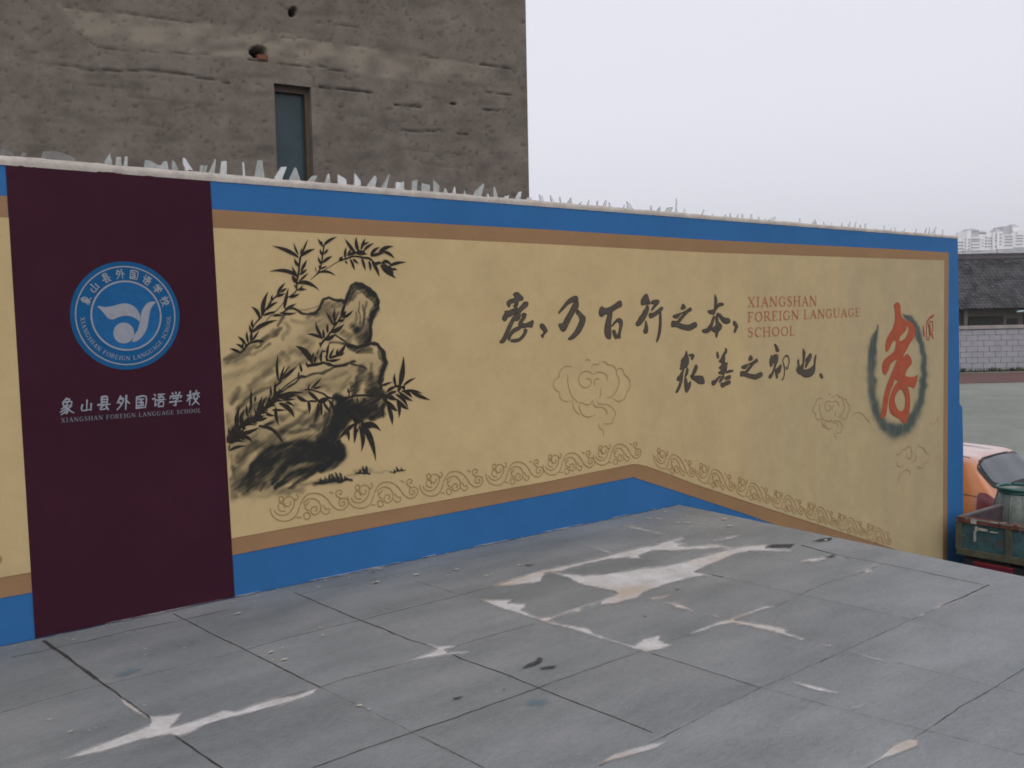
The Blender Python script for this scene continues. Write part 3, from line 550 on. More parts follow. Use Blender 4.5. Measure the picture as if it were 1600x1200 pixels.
# ---- bamboo
p = Paint(0.0086, 0.00007)
B1, B2, B3, B4, B5, B6, B7, B8, B9 = (crop(350,360,10), crop(490,360,10), crop(340,460,10), crop(460,460,10), crop(340,570,10), crop(440,570,10), crop(540,560,10), crop(350,670,10), crop(480,660,10))
def L(f, b, c, t, wd):
    if c is None: c = ((b[0]+t[0])/2, (b[1]+t[1])/2)
    b, c, t = f([b, c, t]); p.leaf(b, c, t, wd*1.12/10)
def ST(f, pts, wd):
    p.brush_px(f(pts), np.asarray(wd, float)*(.55 if np.max(wd) > 60 else .8)/10)
    if np.max(wd) > 100:                      # dense short leaves along the thick branches
        Q = catmull(f(pts), False, 8); T = np.gradient(Q, axis=0); T /= np.linalg.norm(T, axis=1, keepdims=True)+1e-9
        for i in range(1, len(Q)-1):
            for sd_ in (-1, 1):
                a_ = sd_*R(random.uniform(18, 62)); c_, s_ = math.cos(a_), math.sin(a_); d_ = np.array([T[i, 0]*c_-T[i, 1]*s_, T[i, 0]*s_+T[i, 1]*c_]); l_ = random.uniform(7, 15)
                b_ = Q[i]+d_*1.0; t_ = Q[i]+d_*l_; m_ = (b_+t_)/2+np.array([-d_[1], d_[0]])*random.uniform(-1.5, 1.5)
                p.leaf(b_, m_, t_, random.uniform(2.2, 3.4))
for a in [((1150,420),(980,290),(745,245),58),((1180,410),(1280,320),(1415,290),52),((1150,380),(1100,290),(1075,190),32),((1200,370),(1250,250),(1300,140),32),((1190,390),None,(1198,270),26),((1170,560),(1100,520),(1090,430),46),((1190,640),(1240,540),(1285,460),46),((1130,700),(1070,640),(1050,550),36),((1130,720),(980,580),(700,642),54),((1170,690),(1230,650),(1290,605),40),((1120,810),(1075,770),(1055,690),60),((1160,800),(1250,710),(1310,665),30),((1130,830),(1300,760),(1480,940),56),((1110,900),None,(1085,840),20),((1130,930),(1200,915),(1280,922),38),((1170,915),None,(1225,860),26),((1010,1045),(1090,1030),(1175,990),42),((1000,1200),(1060,1180),(1120,1140),30),((820,1000),(860,900),(950,815),46),((870,970),(920,930),(975,900),34),((790,1030),(880,1015),(945,985),40),((730,1100),(725,1050),(750,1000),30),((680,1190),(750,1150),(830,1115),34)]: L(B1, *a)
ST(B1, [(1180,420),(1165,540),(1150,680),(1125,800),(1120,930),(1060,1000),(960,1060)], [50,40,40,40,26,24,14]); ST(B1, [(850,990),(760,1070),(700,1150),(660,1200)], [40,26,24,22])
for a in [((140,250),(90,200),(55,125),38),((150,230),(210,150),(355,100),44),((120,220),None,(110,165),26),((130,390),(92,350),(90,285),38),((150,370),(190,330),(220,285),36),((110,530),(64,470),(60,405),36),((130,510),(190,440),(285,400),46),((90,600),None,(70,540),30),((100,600),None,(200,555),26),((30,650),None,(10,560),14),((70,660),(190,600),(340,710),36),((390,480),None,(440,405),50),((480,430),(475,340),(497,260),42),((520,380),None,(575,290),34),((640,350),(540,240),(480,130),50),((690,330),(640,220),(655,100),56),((730,300),(760,200),(795,125),46),((760,240),(800,200),(860,180),28),((770,320),(830,240),(935,200),42),((640,350),None,(830,370),54),((510,390),None,(700,330),44),((880,390),(920,300),(1025,260),50),((1000,370),(1080,250),(1240,250),60),((1060,330),(1190,345),(1255,450),44),((880,400),None,(1100,345),44),((560,450),(610,540),(630,630),40),((600,450),None,(695,520),36),((740,440),(775,530),(800,630),44),((850,480),(880,560),(876,635),44),((900,500),(985,590),(1015,730),54),((950,530),None,(1040,490),46),((1040,540),(1130,640),(1275,745),80),((1060,510),(1120,440),(1230,560),50),((1170,560),(1280,490),(1440,500),46),((1200,600),None,(1300,612),34),((480,480),None,(520,522),28),((1120,560),None,(1240,680),90)]: L(B2, *a)
ST(B2, [(150,240),(130,380),(110,520),(80,620),(10,710),(-60,770)], [30,34,34,30,16,10]); ST(B2, [(10,710),(200,590),(370,490),(440,470)], [10,12,14,20]); ST(B2, [(400,470),(500,440),(620,405),(760,425),(860,440),(930,500)], [30,48,44,56,66,40]); ST(B2, [(700,370),(690,330),(780,340)], [44,60,40]); ST(B2, [(930,500),(1000,520),(1060,510),(1130,560)], [30,26,30,40])
for a in [((690,330),(680,130),(780,-45),66),((640,370),(630,250),(515,190),54),((720,260),(800,180),(930,120),38),((700,330),(800,290),(900,260),36),((1030,220),(1050,60),(1098,-100),52),((1050,225),(1130,180),(1215,145),32),((960,285),(1100,325),(1230,283),38),((1000,280),None,(1110,225),22),((850,335),(930,310),(1020,335),36),((530,590),(690,440),(930,400),62),((545,520),(505,450),(540,390),38),((510,600),None,(485,470),34),((510,730),None,(520,570),46),((470,760),(435,650),(445,570),38),((430,780),(370,690),(300,655),40),((510,760),(620,700),(730,745),42),((390,850),(350,790),(275,775),38),((375,840),None,(388,735),32),((345,915),(260,860),(175,845),44),((530,720),(580,650),(640,560),34),((430,830),None,(440,770),50)]: L(B3, *a)
ST(B3, [(670,350),(580,450),(540,520),(510,620),(510,740),(440,800),(390,870),(330,915)], [44,22,26,28,36,44,34,20]); ST(B3, [(680,320),(770,190),(800,130),(860,60)], [46,24,22,30]); ST(B3, [(1040,100),(930,230),(820,330),(750,410)], [12,13,14,12])
for a in [((720,360),(740,230),(800,110),52),((730,350),None,(800,255),48),((740,370),(840,330),(910,240),42),((680,425),(730,410),(780,388),40),((600,480),(540,370),(480,265),40),((620,450),(595,330),(620,215),44),((610,460),None,(690,235),20),((560,590),(670,570),(770,460),66),((510,600),(495,520),(510,455),42),((430,690),(330,550),(320,420),48),((450,680),None,(435,530),42),((430,690),(290,610),(180,620),42),((400,770),None,(370,765),44),((470,710),(560,690),(640,610),60),((500,980),(490,860),(540,750),44),((530,1000),(560,920),(612,830),40),((640,960),None,(670,840),40),((650,960),(730,900),(810,740),58),((690,960),None,(775,905),34),((540,1000),(620,950),(690,965),40),((510,1030),(610,1050),(720,1000),42),((410,1060),(385,960),(425,865),46),((420,890),None,(480,885),26),((330,950),None,(372,860),22),((260,1020),None,(290,895),36),((300,1070),None,(322,950),42),((450,1080),(540,1070),(625,1132),40),((270,1080),(180,850),(0,805),84),((110,1195),None,(65,1070),32),((210,1140),None,(160,1050),36)]: L(B4, *a)
ST(B4, [(760,290),(690,390),(600,520),(510,650),(430,740),(390,820)], [40,36,34,40,46,24]); ST(B4, [(640,640),(710,680),(780,725)], [16,18,20]); ST(B4, [(600,470),(640,440)], [70,60]); ST(B4, [(620,1130),(780,1100),(940,1050)], [18,24,10]); ST(B4, [(220,1110),(350,1090),(470,1060)], [90,90,50]); ST(B4, [(480,960),(500,1030)], [40,60])
for a in [((940,240),(895,50),(935,-180),44),((980,230),(1110,130),(1230,20),56),((960,240),None,(1035,0),36),((990,190),None,(1130,-10),22),((880,460),None,(888,250),40),((820,490),None,(820,320),38),((1245,210),None,(1262,95),30),((1300,110),None,(1268,-40),34),((300,1000),(255,820),(340,640),66),((350,920),(340,790),(420,680),54),((450,800),None,(435,615),40),((500,640),None,(515,370),36),((480,760),None,(535,520),36),((565,570),None,(592,480),38),((620,720),(650,590),(690,480),42),((690,650),(700,560),(765,495),40),((960,480),(1150,410),(1350,440),42),((950,510),None,(1240,465),66),((1050,585),(1130,590),(1182,648),38),((1000,550),None,(1212,535),32),((950,600),(1130,650),(1190,832),70),((900,660),(880,800),(952,955),52),((840,705),None,(1055,705),38),((740,770),None,(882,798),42),((600,870),None,(775,825),50),((720,940),None,(892,880),36),((330,1070),(470,1080),(650,965),60),((185,1160),None,(158,970),40),((205,1100),(215,1010),(268,930),40),((320,1120),(450,1090),(540,1215),50)]: L(B5, *a)
ST(B5, [(640,950),(760,975),(860,1020),(950,1120),(1000,1200)], [60,90,90,76,50]); ST(B5, [(160,1170),(220,1090),(310,1000),(430,900),(560,840),(660,740),(790,620),(880,530),(960,470)], [40,70,110,130,110,110,110,130,60]); ST(B5, [(930,230),(980,250),(900,330),(880,420)], [50,70,50,40]); ST(B5, [(1240,195),(1100,290),(930,430),(870,480)], [20,26,28,30])
for a in [((280,120),(370,110),(440,218),46),((70,230),(180,150),(300,205),40),((70,340),(180,260),(352,265),42),((80,250),None,(60,330),24)]: L(B8, *a)
ST(B8, [(40,210),(140,120),(260,80)], [40,110,60])
for a in [((400,560),(440,650),(415,775),50),((230,480),(300,560),(420,570),56),((410,420),None,(600,590),56),((560,600),(570,760),(488,895),58),((600,590),None,(616,800),42),((640,580),(690,680),(765,748),42),((720,550),(800,640),(800,715),44),((560,580),None,(740,520),80),((410,560),None,(570,572),28),((450,365),(540,290),(615,195),36),((395,380),None,(432,290),26),((480,365),(560,355),(622,335),32),((1030,440),None,(1022,345),26),((1060,415),None,(1132,385),22),((1090,600),None,(1090,490),28),((1180,600),None,(1165,500),28),((1280,590),None,(1275,495),28),((1300,480),None,(1460,480),40)]: L(B6, *a)
ST(B6, [(350,390),(430,385),(520,410),(640,450),(700,500),(760,520)], [20,32,28,36,44,40]); ST(B6, [(760,520),(900,512),(1030,510),(1150,480),(1400,470)], [34,26,40,44,30]); ST(B6, [(1040,500),(1060,380),(1150,290),(1300,232)], [30,22,16,8]); ST(B6, [(1040,810),(1110,800),(1180,870)], [70,110,90])
for a in [((830,20),(1010,200),(1060,602),92),((800,50),(900,230),(833,452),74),((730,30),(750,180),(720,325),56),((630,110),None,(640,292),44),((730,20),(600,110),(470,275),64),((790,80),None,(738,215),26),((640,40),None,(585,235),26),((850,30),(1030,-10),(1140,135),74),((560,-30),None,(553,60),30),((820,20),None,(1000,90),60)]: L(B9, *a)
for a in [((775,430),(735,330),(755,228),46),((830,430),(890,230),(893,-40),88),((890,425),(970,340),(1090,300),38),((770,440),(660,470),(608,555),46),((780,515),(690,535),(605,575),44),((860,515),(1040,480),(1192,547),42),((1000,510),(1150,600),(1312,647),54),((890,510),(985,540),(1027,618),50),((820,520),(930,630),(1042,662),52),((770,560),(920,620),(965,785),50),((790,640),(870,750),(975,795),60),((600,570),None,(800,650),72),((790,630),(850,780),(820,935),58),((620,660),(720,770),(802,822),70),((570,570),None,(640,700),76),((640,730),(725,900),(715,1040),66),((860,430),None,(915,495),34),((565,750),None,(575,945),28),((535,430),(640,390),(722,368),36),((550,390),None,(592,280),28)]: L(B7, *a)
ST(B7, [(760,430),(840,440),(810,500)], [70,90,90]); ST(B7, [(880,440),(910,440),(905,490)], [26,26,24]); ST(B7, [(560,560),(640,600),(760,640)], [70,90,60])
tag(p.build('bamboo_painting', M['leaf'], cream), 'black ink bamboo sprigs growing over the painted rock')

# ---- scrolls and clouds
p = Paint(0.0082, 0.00008); p2 = Paint(0.0082, 0.00008); QS = crop(410, 700, 6.667)
UNIT = [[(75,630),(90,690),(140,740),(220,760),(300,740),(350,690),(380,610)],[(115,645),(140,680),(200,700),(260,680),(300,640),(325,580),(320,530),(285,505),(240,510),(215,545),(225,590),(260,605),(290,580),(280,555)],[(160,590),(160,630),(190,655),(230,655)],[(165,570),(210,580),(230,620)],[(200,500),(215,530),(190,560),(165,540),(170,510),(200,500)],[(345,480),(365,500),(350,540),(310,520)],[(385,590),(430,510),(480,475),(550,468),(620,490),(680,545),(720,600),(780,640),(840,635),(885,590),(885,545),(850,520),(805,530),(790,570),(810,600),(845,590),(850,560),(825,560)],[(805,520),(765,495),(760,455),(790,435),(820,450),(810,480),(790,475)],[(420,570),(470,530),(530,525),(575,550),(600,600),(590,660),(540,695),(500,670),(505,625),(540,605),(565,630),(545,655)],[(435,580),(440,630),(480,650)],[(480,560),(440,600)],[(420,700),(440,670),(480,680),(490,715),(460,740),(430,730),(425,705)],[(350,720),(395,720)],[(605,655),(650,690),(690,665),(685,630),(655,635),(620,590)],[(690,455),(730,468)]]
U = [W(QS(u)) for u in UNIT]; anc = W(QS([(220, 760)]))[0]; sh = W(QS([(1010, 627)]))[0]-anc
for i, bx in enumerate([(443, 814), (561.5, 794), (672, 775), (774, 758), (861, 742), (939, 726.5)]):
    a = W([bx])[0]; sc = 1.0
    for u in U: p.brush(a+(u-anc)*sc, .0056, n=3)
p.build('scroll_border', M['scroll'], cream)
slope = (lambda a, b: (b[1]-a[1])/(b[0]-a[0]))(*W([(1010, 728.3), (1320, 833)]))
a0 = W([(1030.5, 731)])[0]
for i in range(7):
    a = a0+np.array([1, slope])*np.linalg.norm(sh)*1.0*i
    for u in U:
        d = (u-anc)*np.array([.97, 1.05]); q = a+np.c_[d[:, 0], d[:, 1]+slope*d[:, 0]]; p2.brush(q, .0062, n=3)
p2.build('scroll_border', M['faint'], cream)
C1, C2, C3 = crop(850, 540, 7.5), crop(1240, 590, 10), crop(1370, 640, 8.571)
CL1 = [[(320,250),(260,238),(200,270),(165,330),(170,360),(120,400),(100,460),(130,520),(175,550),(175,600),(210,640),(260,655),(305,645)],[(265,340),(270,430),(290,530),(330,610),(400,670)],[(560,330),(500,300),(430,320),(395,380),(410,450),(465,492),(520,475),(545,430),(525,390),(480,390)],[(570,335),(630,308),(700,325),(735,370),(725,415)],[(640,390),(600,390),(575,430),(590,470)],[(655,490),(655,560),(640,610)],[(545,245),(580,215),(620,220),(640,200)],[(665,185),(710,190),(735,220),(800,235),(835,280),(840,330),(870,390),(865,460),(830,540),(780,600),(720,610)],[(840,290),(870,265),(910,275),(935,340),(980,380),(1000,440),(990,500),(960,540),(940,610),(870,655),(800,620)],[(325,640),(335,720),(380,790),(410,805)],[(410,690),(410,750),(450,815),(510,835),(590,812)],[(410,665),(440,670),(480,690),(530,685),(560,640)],[(565,640),(570,690),(610,718),(680,725),(725,770),(725,810)],[(620,640),(625,680),(680,685),(740,690),(800,740),(830,800),(800,860),(790,910),(690,915)],[(630,910),(640,960),(685,1000),(685,1060)],[(470,175),(500,160),(540,180)]]
CL2 = [q for q in [[(540,270),(590,200),(640,200),(680,270),(760,310),(800,400),(870,410),(900,490),(880,640),(840,740),(770,800),(690,770),(640,700),(640,560)],[(520,270),(380,340),(330,400),(200,480),(190,560),(270,630),(350,640),(430,760)],[(450,450),(520,420),(540,470),(520,560),(510,700),(560,830)],[(560,690),(600,840)],[(700,570),(740,540),(720,440)],[(910,600),(960,550),(1050,560),(1120,640),(1190,710)],[(450,860),(510,900)]] if q[0] == (910, 600)]
CL3 = [[(250,600),(290,600),(320,550),(360,530),(370,545),(400,495),(440,510),(460,580),(440,660),(400,640),(390,590)],[(500,600),(520,640),(490,690),(450,700)],[(540,470),(570,500),(610,510),(640,560),(690,600)],[(260,690),(270,750),(320,770)],[(530,740),(560,780),(610,770),(620,720),(680,700)],[(340,830),(380,805),(430,820),(430,880)],[(330,840),(290,900),(275,970)],[(690,190),(730,180)],[(800,80),(800,140),(740,210)]]
for CL, f, m in ((CL1, C1, 'faint'), (CL2, C2, 'fainter'), (CL3, C3, 'fainter')):
    p = Paint(0.0083, 0.0001)
    for q in CL: p.brush_px(f(q), [.7]+[1.15]*(len(q)-2)+[.7], n=4)
    if CL is CL2:                             # the same cloud again, smaller and faded
        A0, A1 = W([(925, 612)])[0], W([(1298, 646)])[0]
        for q in CL1:
            z_ = A1+(W(C1(q))-A0)*.78; p.brush(z_, [.003]+[.0055]*(len(q)-2)+[.003], n=4)
    p.build('cloud_motif', M[m], cream)

# ---- mortar coping and broken glass
mb = MB(); N = 420; ss = np.linspace(SL, se, N); prof = [(0.006, -.012), (0.010, .012), (0.002, .030), (-.05, .040), (-.13, .043), (-.2, .038), (-.243, .02), (-.246, -.012)]
for s in ss:
    t = np.clip((s-1.3)/9, 0, 1)
    for j, (o, h) in enumerate(prof):
        hh = -.006 if h < 0 else h*(1-.42*t)+rng.normal(0, .0009)+.0012*math.sin(s*9)+.0008*math.sin(s*23+1); oo = o*.6+rng.normal(0, .0012)
        mb.v.append(tuple(WP([(s, ztop(s)+hh)], oo)[0]))
K = len(prof)
for i in range(N-1):
    for j in range(K-1): mb.f.append((i*K+j, (i+1)*K+j, (i+1)*K+j+1, i*K+j+1))
mb.f += [tuple(range(K)), tuple((N-1)*K+j for j in range(K-1, -1, -1))]
cop = mb.build('coping', M['mortar'], wall, smooth=True)
SH = [(crop(0,225,6.667), [[(1085,185),(1140,100),(1165,190)],[(1205,205),(1210,135),(1260,135),(1262,207)],[(1290,207),(1305,125),(1325,130),(1325,210)],[(1500,220),(1512,165),(1570,175),(1640,218),(1690,228)],[(-30,108),(-10,52),(60,60),(130,92),(150,116)],[(440,138),(460,75),(570,75),(650,100),(760,155)],[(215,118),(240,88),(275,98),(270,120)]]),
 (crop(230,240,6.667), [[(125,145),(170,80),(205,80),(220,150)],[(255,155),(260,70),(285,85),(320,160)],[(365,45),(395,60),(480,170),(425,167)],[(545,182),(555,120),(585,125),(575,186)],[(585,186),(590,130),(628,120),(610,188)],[(650,190),(700,60),(715,60),(700,195)],[(750,198),(770,80),(828,78),(830,203)],[(1000,215),(992,90),(1005,90),(1015,220)],[(1120,234),(1150,70),(1195,72),(1215,242)],[(1310,245),(1395,140),(1465,135),(1405,258)],[(1480,264),(1535,145),(1550,150),(1590,274)]]),
 (crop(460,250,6.667), [[(135,220),(185,165),(240,162),(205,228)],[(312,236),(345,145),(360,145),(380,244)],[(445,244),(440,150),(545,200),(548,258)],[(615,260),(620,140),(695,220),(690,268)],[(745,274),(835,160),(858,190),(840,285)],[(910,284),(985,148),(985,160),(958,294)],[(1040,303),(1045,232),(1120,235),(1145,220),(1150,316)],[(1222,323),(1228,215),(1275,210),(1272,331)],[(1325,335),(1330,240),(1405,262),(1405,347)],[(1455,347),(1452,205),(1502,270),(1500,354)]]),
 (crop(690,265,6.667), [[(10,255),(35,190),(75,266)],[(100,268),(130,180),(140,180),(152,275)],[(222,282),(237,215),(265,288)],[(325,296),(360,215),(425,145),(432,165),(400,305)],[(455,306),(480,248),(508,314)],[(545,312),(540,180),(555,185),(585,321)],[(630,321),(655,280),(705,268),(680,328)],[(740,331),(800,235),(835,228),(815,338)],[(862,337),(885,295),(940,290),(945,340)],[(1025,350),(1008,262),(1050,275),(1082,357)],[(1140,362),(1130,265),(1190,366)],[(1240,368),(1225,282),(1235,285),(1255,370)],[(1295,370),(1345,290),(1362,376)],[(1415,380),(1455,330),(1440,384)],[(1500,386),(1538,315),(1538,392)]]),
 (crop(910,295,6.667), [[(145,200),(152,125),(162,125),(160,204)],[(200,207),(240,120),(255,122),(242,214)],[(275,214),(272,140),(330,220)],[(405,226),(445,160),(442,230)],[(470,232),(462,130),(500,160),(540,240)],[(710,247),(705,175),(722,180),(738,250)],[(770,250),(800,185),(808,190),(805,254)],[(862,256),(885,195),(932,188),(912,263)],[(958,266),(978,100),(988,102),(995,271)],[(1035,271),(1065,200),(1076,202),(1075,278)],[(1220,285),(1275,212),(1280,214),(1240,288)],[(1340,297),(1360,258),(1360,301)],[(1475,306),(1490,268),(1490,309)],[(1530,312),(1540,252),(1560,316)]]),
 (crop(1100,320,6.667), [[(205,140),(225,100),(220,144)],[(330,144),(355,95),(350,147)],[(395,154),(395,95),(408,95),(405,157)],[(475,160),(490,98),(502,98),(508,165)],[(555,169),(570,125),(582,172)],[(620,178),(635,145),(655,182)],[(670,180),(690,140),(740,120),(730,184)],[(985,190),(1000,130),(1012,193)],[(1128,204),(1155,145),(1168,208)],[(1245,218),(1248,170),(1260,220)],[(1310,224),(1335,185),(1330,226)],[(1430,232),(1440,185),(1446,234)],[(1490,238),(1525,170),(1515,240)],[(1555,243),(1585,175),(1575,245)]]),
 (crop(1300,325,8), [[(340,256),(358,205),(368,259)],[(405,258),(410,195),(428,195),(425,261)],[(640,270),(650,220),(665,225),(655,273)],[(730,276),(745,240),(742,278)],[(778,282),(790,240),(802,284)],[(885,292),(915,250),(905,294)],[(1040,304),(1055,255),(1060,307)],[(1155,318),(1185,235),(1172,321)],[(1200,322),(1222,240),(1226,326)],[(1250,324),(1290,230),(1285,328)],[(1375,338),(1385,262),(1392,341)]])]
for fi, (f, Ls) in enumerate(SH):
    for qi, q in enumerate(Ls):
        y = -0.05-0.10*random.random(); P = np.array(f(q)); P0 = W0+WN*y
        q3 = on_plane(P, P0, WN); c = q3.mean(0); ang = R(random.uniform(-22, 22)); kx = 1/math.cos(ang)
        base = q3[[0, -1]]; q3 = np.vstack([q3, base[::-1]-[0, 0, .035]])
        th = 0.0035; dn = np.array([math.sin(ang), -math.cos(ang), 0]); du = np.array([math.cos(ang), math.sin(ang), 0])
        sx = (q3-c) @ WU; flat2 = c+np.outer(sx*kx*math.cos(ang)/max(.6, math.cos(ang)), du); flat2[:, 2] = q3[:, 2]
        kk = len(q3); vs = list(flat2+dn*th)+list(flat2-dn*th)
        lump = fi == 0 and qi > 3
        mk('mortar_lump' if lump else 'glass_shard', vs, [tuple(range(kk)), tuple(range(2*kk-1, kk-1, -1))]+[(i, kk+i, kk+(i+1) % kk, (i+1) % kk) for i in range(kk)], M['lump' if lump else 'shard'], cop)

# ================================================================== THE PAINTED PLATFORM
M['floor'] = mat('grey_floor_paint', (0.166, 0.182, 0.187), 0.52, 0.17, 1.6, 34, 0.3, 0.42, col2=(0.200, 0.208, 0.214), dist=0.004, ramp=(0.36, 0.64), stretch=(.75, 1.9, 1))
M['worn'] = mat('bare_pale_cement', (0.47, 0.44, 0.415), 0.85, 0.14, 7.0, 60, 0.3, 0.2, col2=(0.55, 0.54, 0.545))
M['joint'] = mat('dark_joint', (0.050, 0.045, 0.041), 0.9, 0.3, 20.0, 80, 0.1, 0.1)
M['drop'] = mat('dried_paint_drop', (0.44, 0.41, 0.34), 0.7, 0.15, 30.0, 90, 0.1, 0.3)
M['scuff'] = mat('dark_scuff', (0.05, 0.05, 0.052), 0.8, 0.3, 20.0, 90, 0.1, 0.2)
M['bluestain'] = mat('pale_blue_paint_stain', (0.10, 0.19, 0.25), 0.6, 0.15, 20.0, 90, 0.1, 0.3)
def slab_tones(m):                           # every slab weathered a little differently, plus fine grit
    n = m.node_tree.nodes; l = m.node_tree.links; b = n['Principled BSDF']; src = b.inputs['Base Color'].links[0].from_socket
    tc = n.new('ShaderNodeTexCoord'); mp = n.new('ShaderNodeMapping'); mp.inputs['Location'].default_value = (-1.344/.597, -4.575/.61, 0); mp.inputs['Scale'].default_value = (1/.597, 1/.61, 0)
    fl = n.new('ShaderNodeVectorMath'); fl.operation = 'FLOOR'; wn_ = n.new('ShaderNodeTexWhiteNoise'); wn_.noise_dimensions = '3D'
    l.new(tc.outputs['Object'], mp.inputs[0]); l.new(mp.outputs[0], fl.inputs[0]); l.new(fl.outputs[0], wn_.inputs['Vector'])
    g = n.new('ShaderNodeTexNoise'); g.inputs['Scale'].default_value = 160; g.inputs['Detail'].default_value = 3; l.new(tc.outputs['Object'], g.inputs['Vector'])
    r = n.new('ShaderNodeMapRange'); r.inputs['To Min'].default_value = .93; r.inputs['To Max'].default_value = 1.05; l.new(wn_.outputs['Value'], r.inputs['Value'])
    r2 = n.new('ShaderNodeMapRange'); r2.inputs['From Min'].default_value = .3; r2.inputs['From Max'].default_value = .7; r2.inputs['To Min'].default_value = .82; r2.inputs['To Max'].default_value = 1.18; l.new(g.outputs['Fac'], r2.inputs['Value'])
    k = n.new('ShaderNodeMath'); k.operation = 'MULTIPLY'; l.new(r.outputs[0], k.inputs[0]); l.new(r2.outputs[0], k.inputs[1])
    y = n.new('ShaderNodeVectorMath'); y.operation = 'SCALE'; l.new(src, y.inputs[0]); l.new(k.outputs[0], y.inputs['Scale']); l.new(y.outputs[0], b.inputs['Base Color'])
slab_tones(M['floor'])
def decal_alpha(m, attr='a', amp=0.7, sc=55.0, stretch=(1, 1, 1), lo=.2, hi=.85, top=1.0):   # ragged edge: coverage attribute broken up by noise
    n = m.node_tree.nodes; l = m.node_tree.links; b = n['Principled BSDF']
    at = n.new('ShaderNodeAttribute'); at.attribute_name = attr
    tc = n.new('ShaderNodeTexCoord'); mp = n.new('ShaderNodeMapping'); mp.inputs['Scale'].default_value = stretch
    no = n.new('ShaderNodeTexNoise'); no.inputs['Scale'].default_value = sc; no.inputs['Detail'].default_value = 5
    l.new(tc.outputs['Object'], mp.inputs[0]); l.new(mp.outputs[0], no.inputs['Vector'])
    x = n.new('ShaderNodeMath'); x.operation = 'MULTIPLY_ADD'; x.inputs[1].default_value = amp
    l.new(no.outputs['Fac'], x.inputs[0]); l.new(at.outputs['Fac'], x.inputs[2])
    r = n.new('ShaderNodeMapRange'); r.inputs['From Min'].default_value = amp*.5+lo; r.inputs['From Max'].default_value = amp*.5+hi; r.inputs['To Max'].default_value = top
    l.new(x.outputs[0], r.inputs['Value']); l.new(r.outputs[0], b.inputs['Alpha']); return m
decal_alpha(M['worn'], amp=1.3, sc=13, lo=.20, hi=1.15, top=.92, stretch=(.8, 2.4, 1)); decal_alpha(M['joint'], amp=.9, sc=22, lo=.25, hi=.95, top=.8); decal_alpha(M['bluestain'], amp=1.1, sc=14, lo=.3, hi=1.6, top=.6); decal_alpha(M['scuff'], amp=.9, sc=40, lo=.25, hi=.9, top=.85)
def tan_edge(m):                              # thin worn margins show the tan undercoat, the middle the white cement
    n = m.node_tree.nodes; l = m.node_tree.links; b = n['Principled BSDF']; src = b.inputs['Base Color'].links[0].from_socket
    at = n.new('ShaderNodeAttribute'); at.attribute_name = 'a'; tc = n.new('ShaderNodeTexCoord'); no = n.new('ShaderNodeTexNoise'); no.inputs['Scale'].default_value = 2.2; no.inputs['Detail'].default_value = 5
    l.new(tc.outputs['Object'], no.inputs['Vector']); ad = n.new('ShaderNodeMath'); ad.operation = 'MULTIPLY_ADD'; ad.inputs[1].default_value = 1.1
    l.new(no.outputs['Fac'], ad.inputs[0]); ad.inputs[2].default_value = .55
    r = n.new('ShaderNodeMapRange'); r.inputs['From Min'].default_value = .86; r.inputs['From Max'].default_value = 1.12; l.new(ad.outputs[0], r.inputs['Value'])
    x = n.new('ShaderNodeMixRGB'); x.inputs[1].default_value = (0.43, 0.35, 0.28, 1); l.new(r.outputs[0], x.inputs[0]); l.new(src, x.inputs[2]); l.new(x.outputs[0], b.inputs['Base Color'])
tan_edge(M['worn'])
plat = empty('platform', (3.0, 1.0, GROUND), 'grey painted concrete platform of large square slabs with worn white patches', 'platform')
cor = FL([(1057, 788)])[0]; er_ = FL([(1600, 901)])[0]; ed = (er_-cor); ed /= np.linalg.norm(ed)
def wally(x): return W0[1]-0.034*x/1.0
far = cor+ed*9.0
pl = [(-4.5, wally(-4.5)-.001), (cor[0], wally(cor[0])-.001), (far[0], far[1]), (-4.5, far[1]-.4)]
mb = MB(); top = [(x, y, 0) for x, y in pl]; bot = [(x, y, GROUND-.1) for x, y in pl]
mb.add(top+bot, [(3, 2, 1, 0)[::-1][::-1], (4, 5, 6, 7)]+[(i, (i+1) % 4, 4+(i+1) % 4, 4+i) for i in range(4)])
o = mb.build('slab', M['floor'], plat)
bmx = bmesh.new(); bmx.from_mesh(o.data); bmesh.ops.recalc_face_normals(bmx, faces=bmx.faces); bmx.to_mesh(o.data); bmx.free()

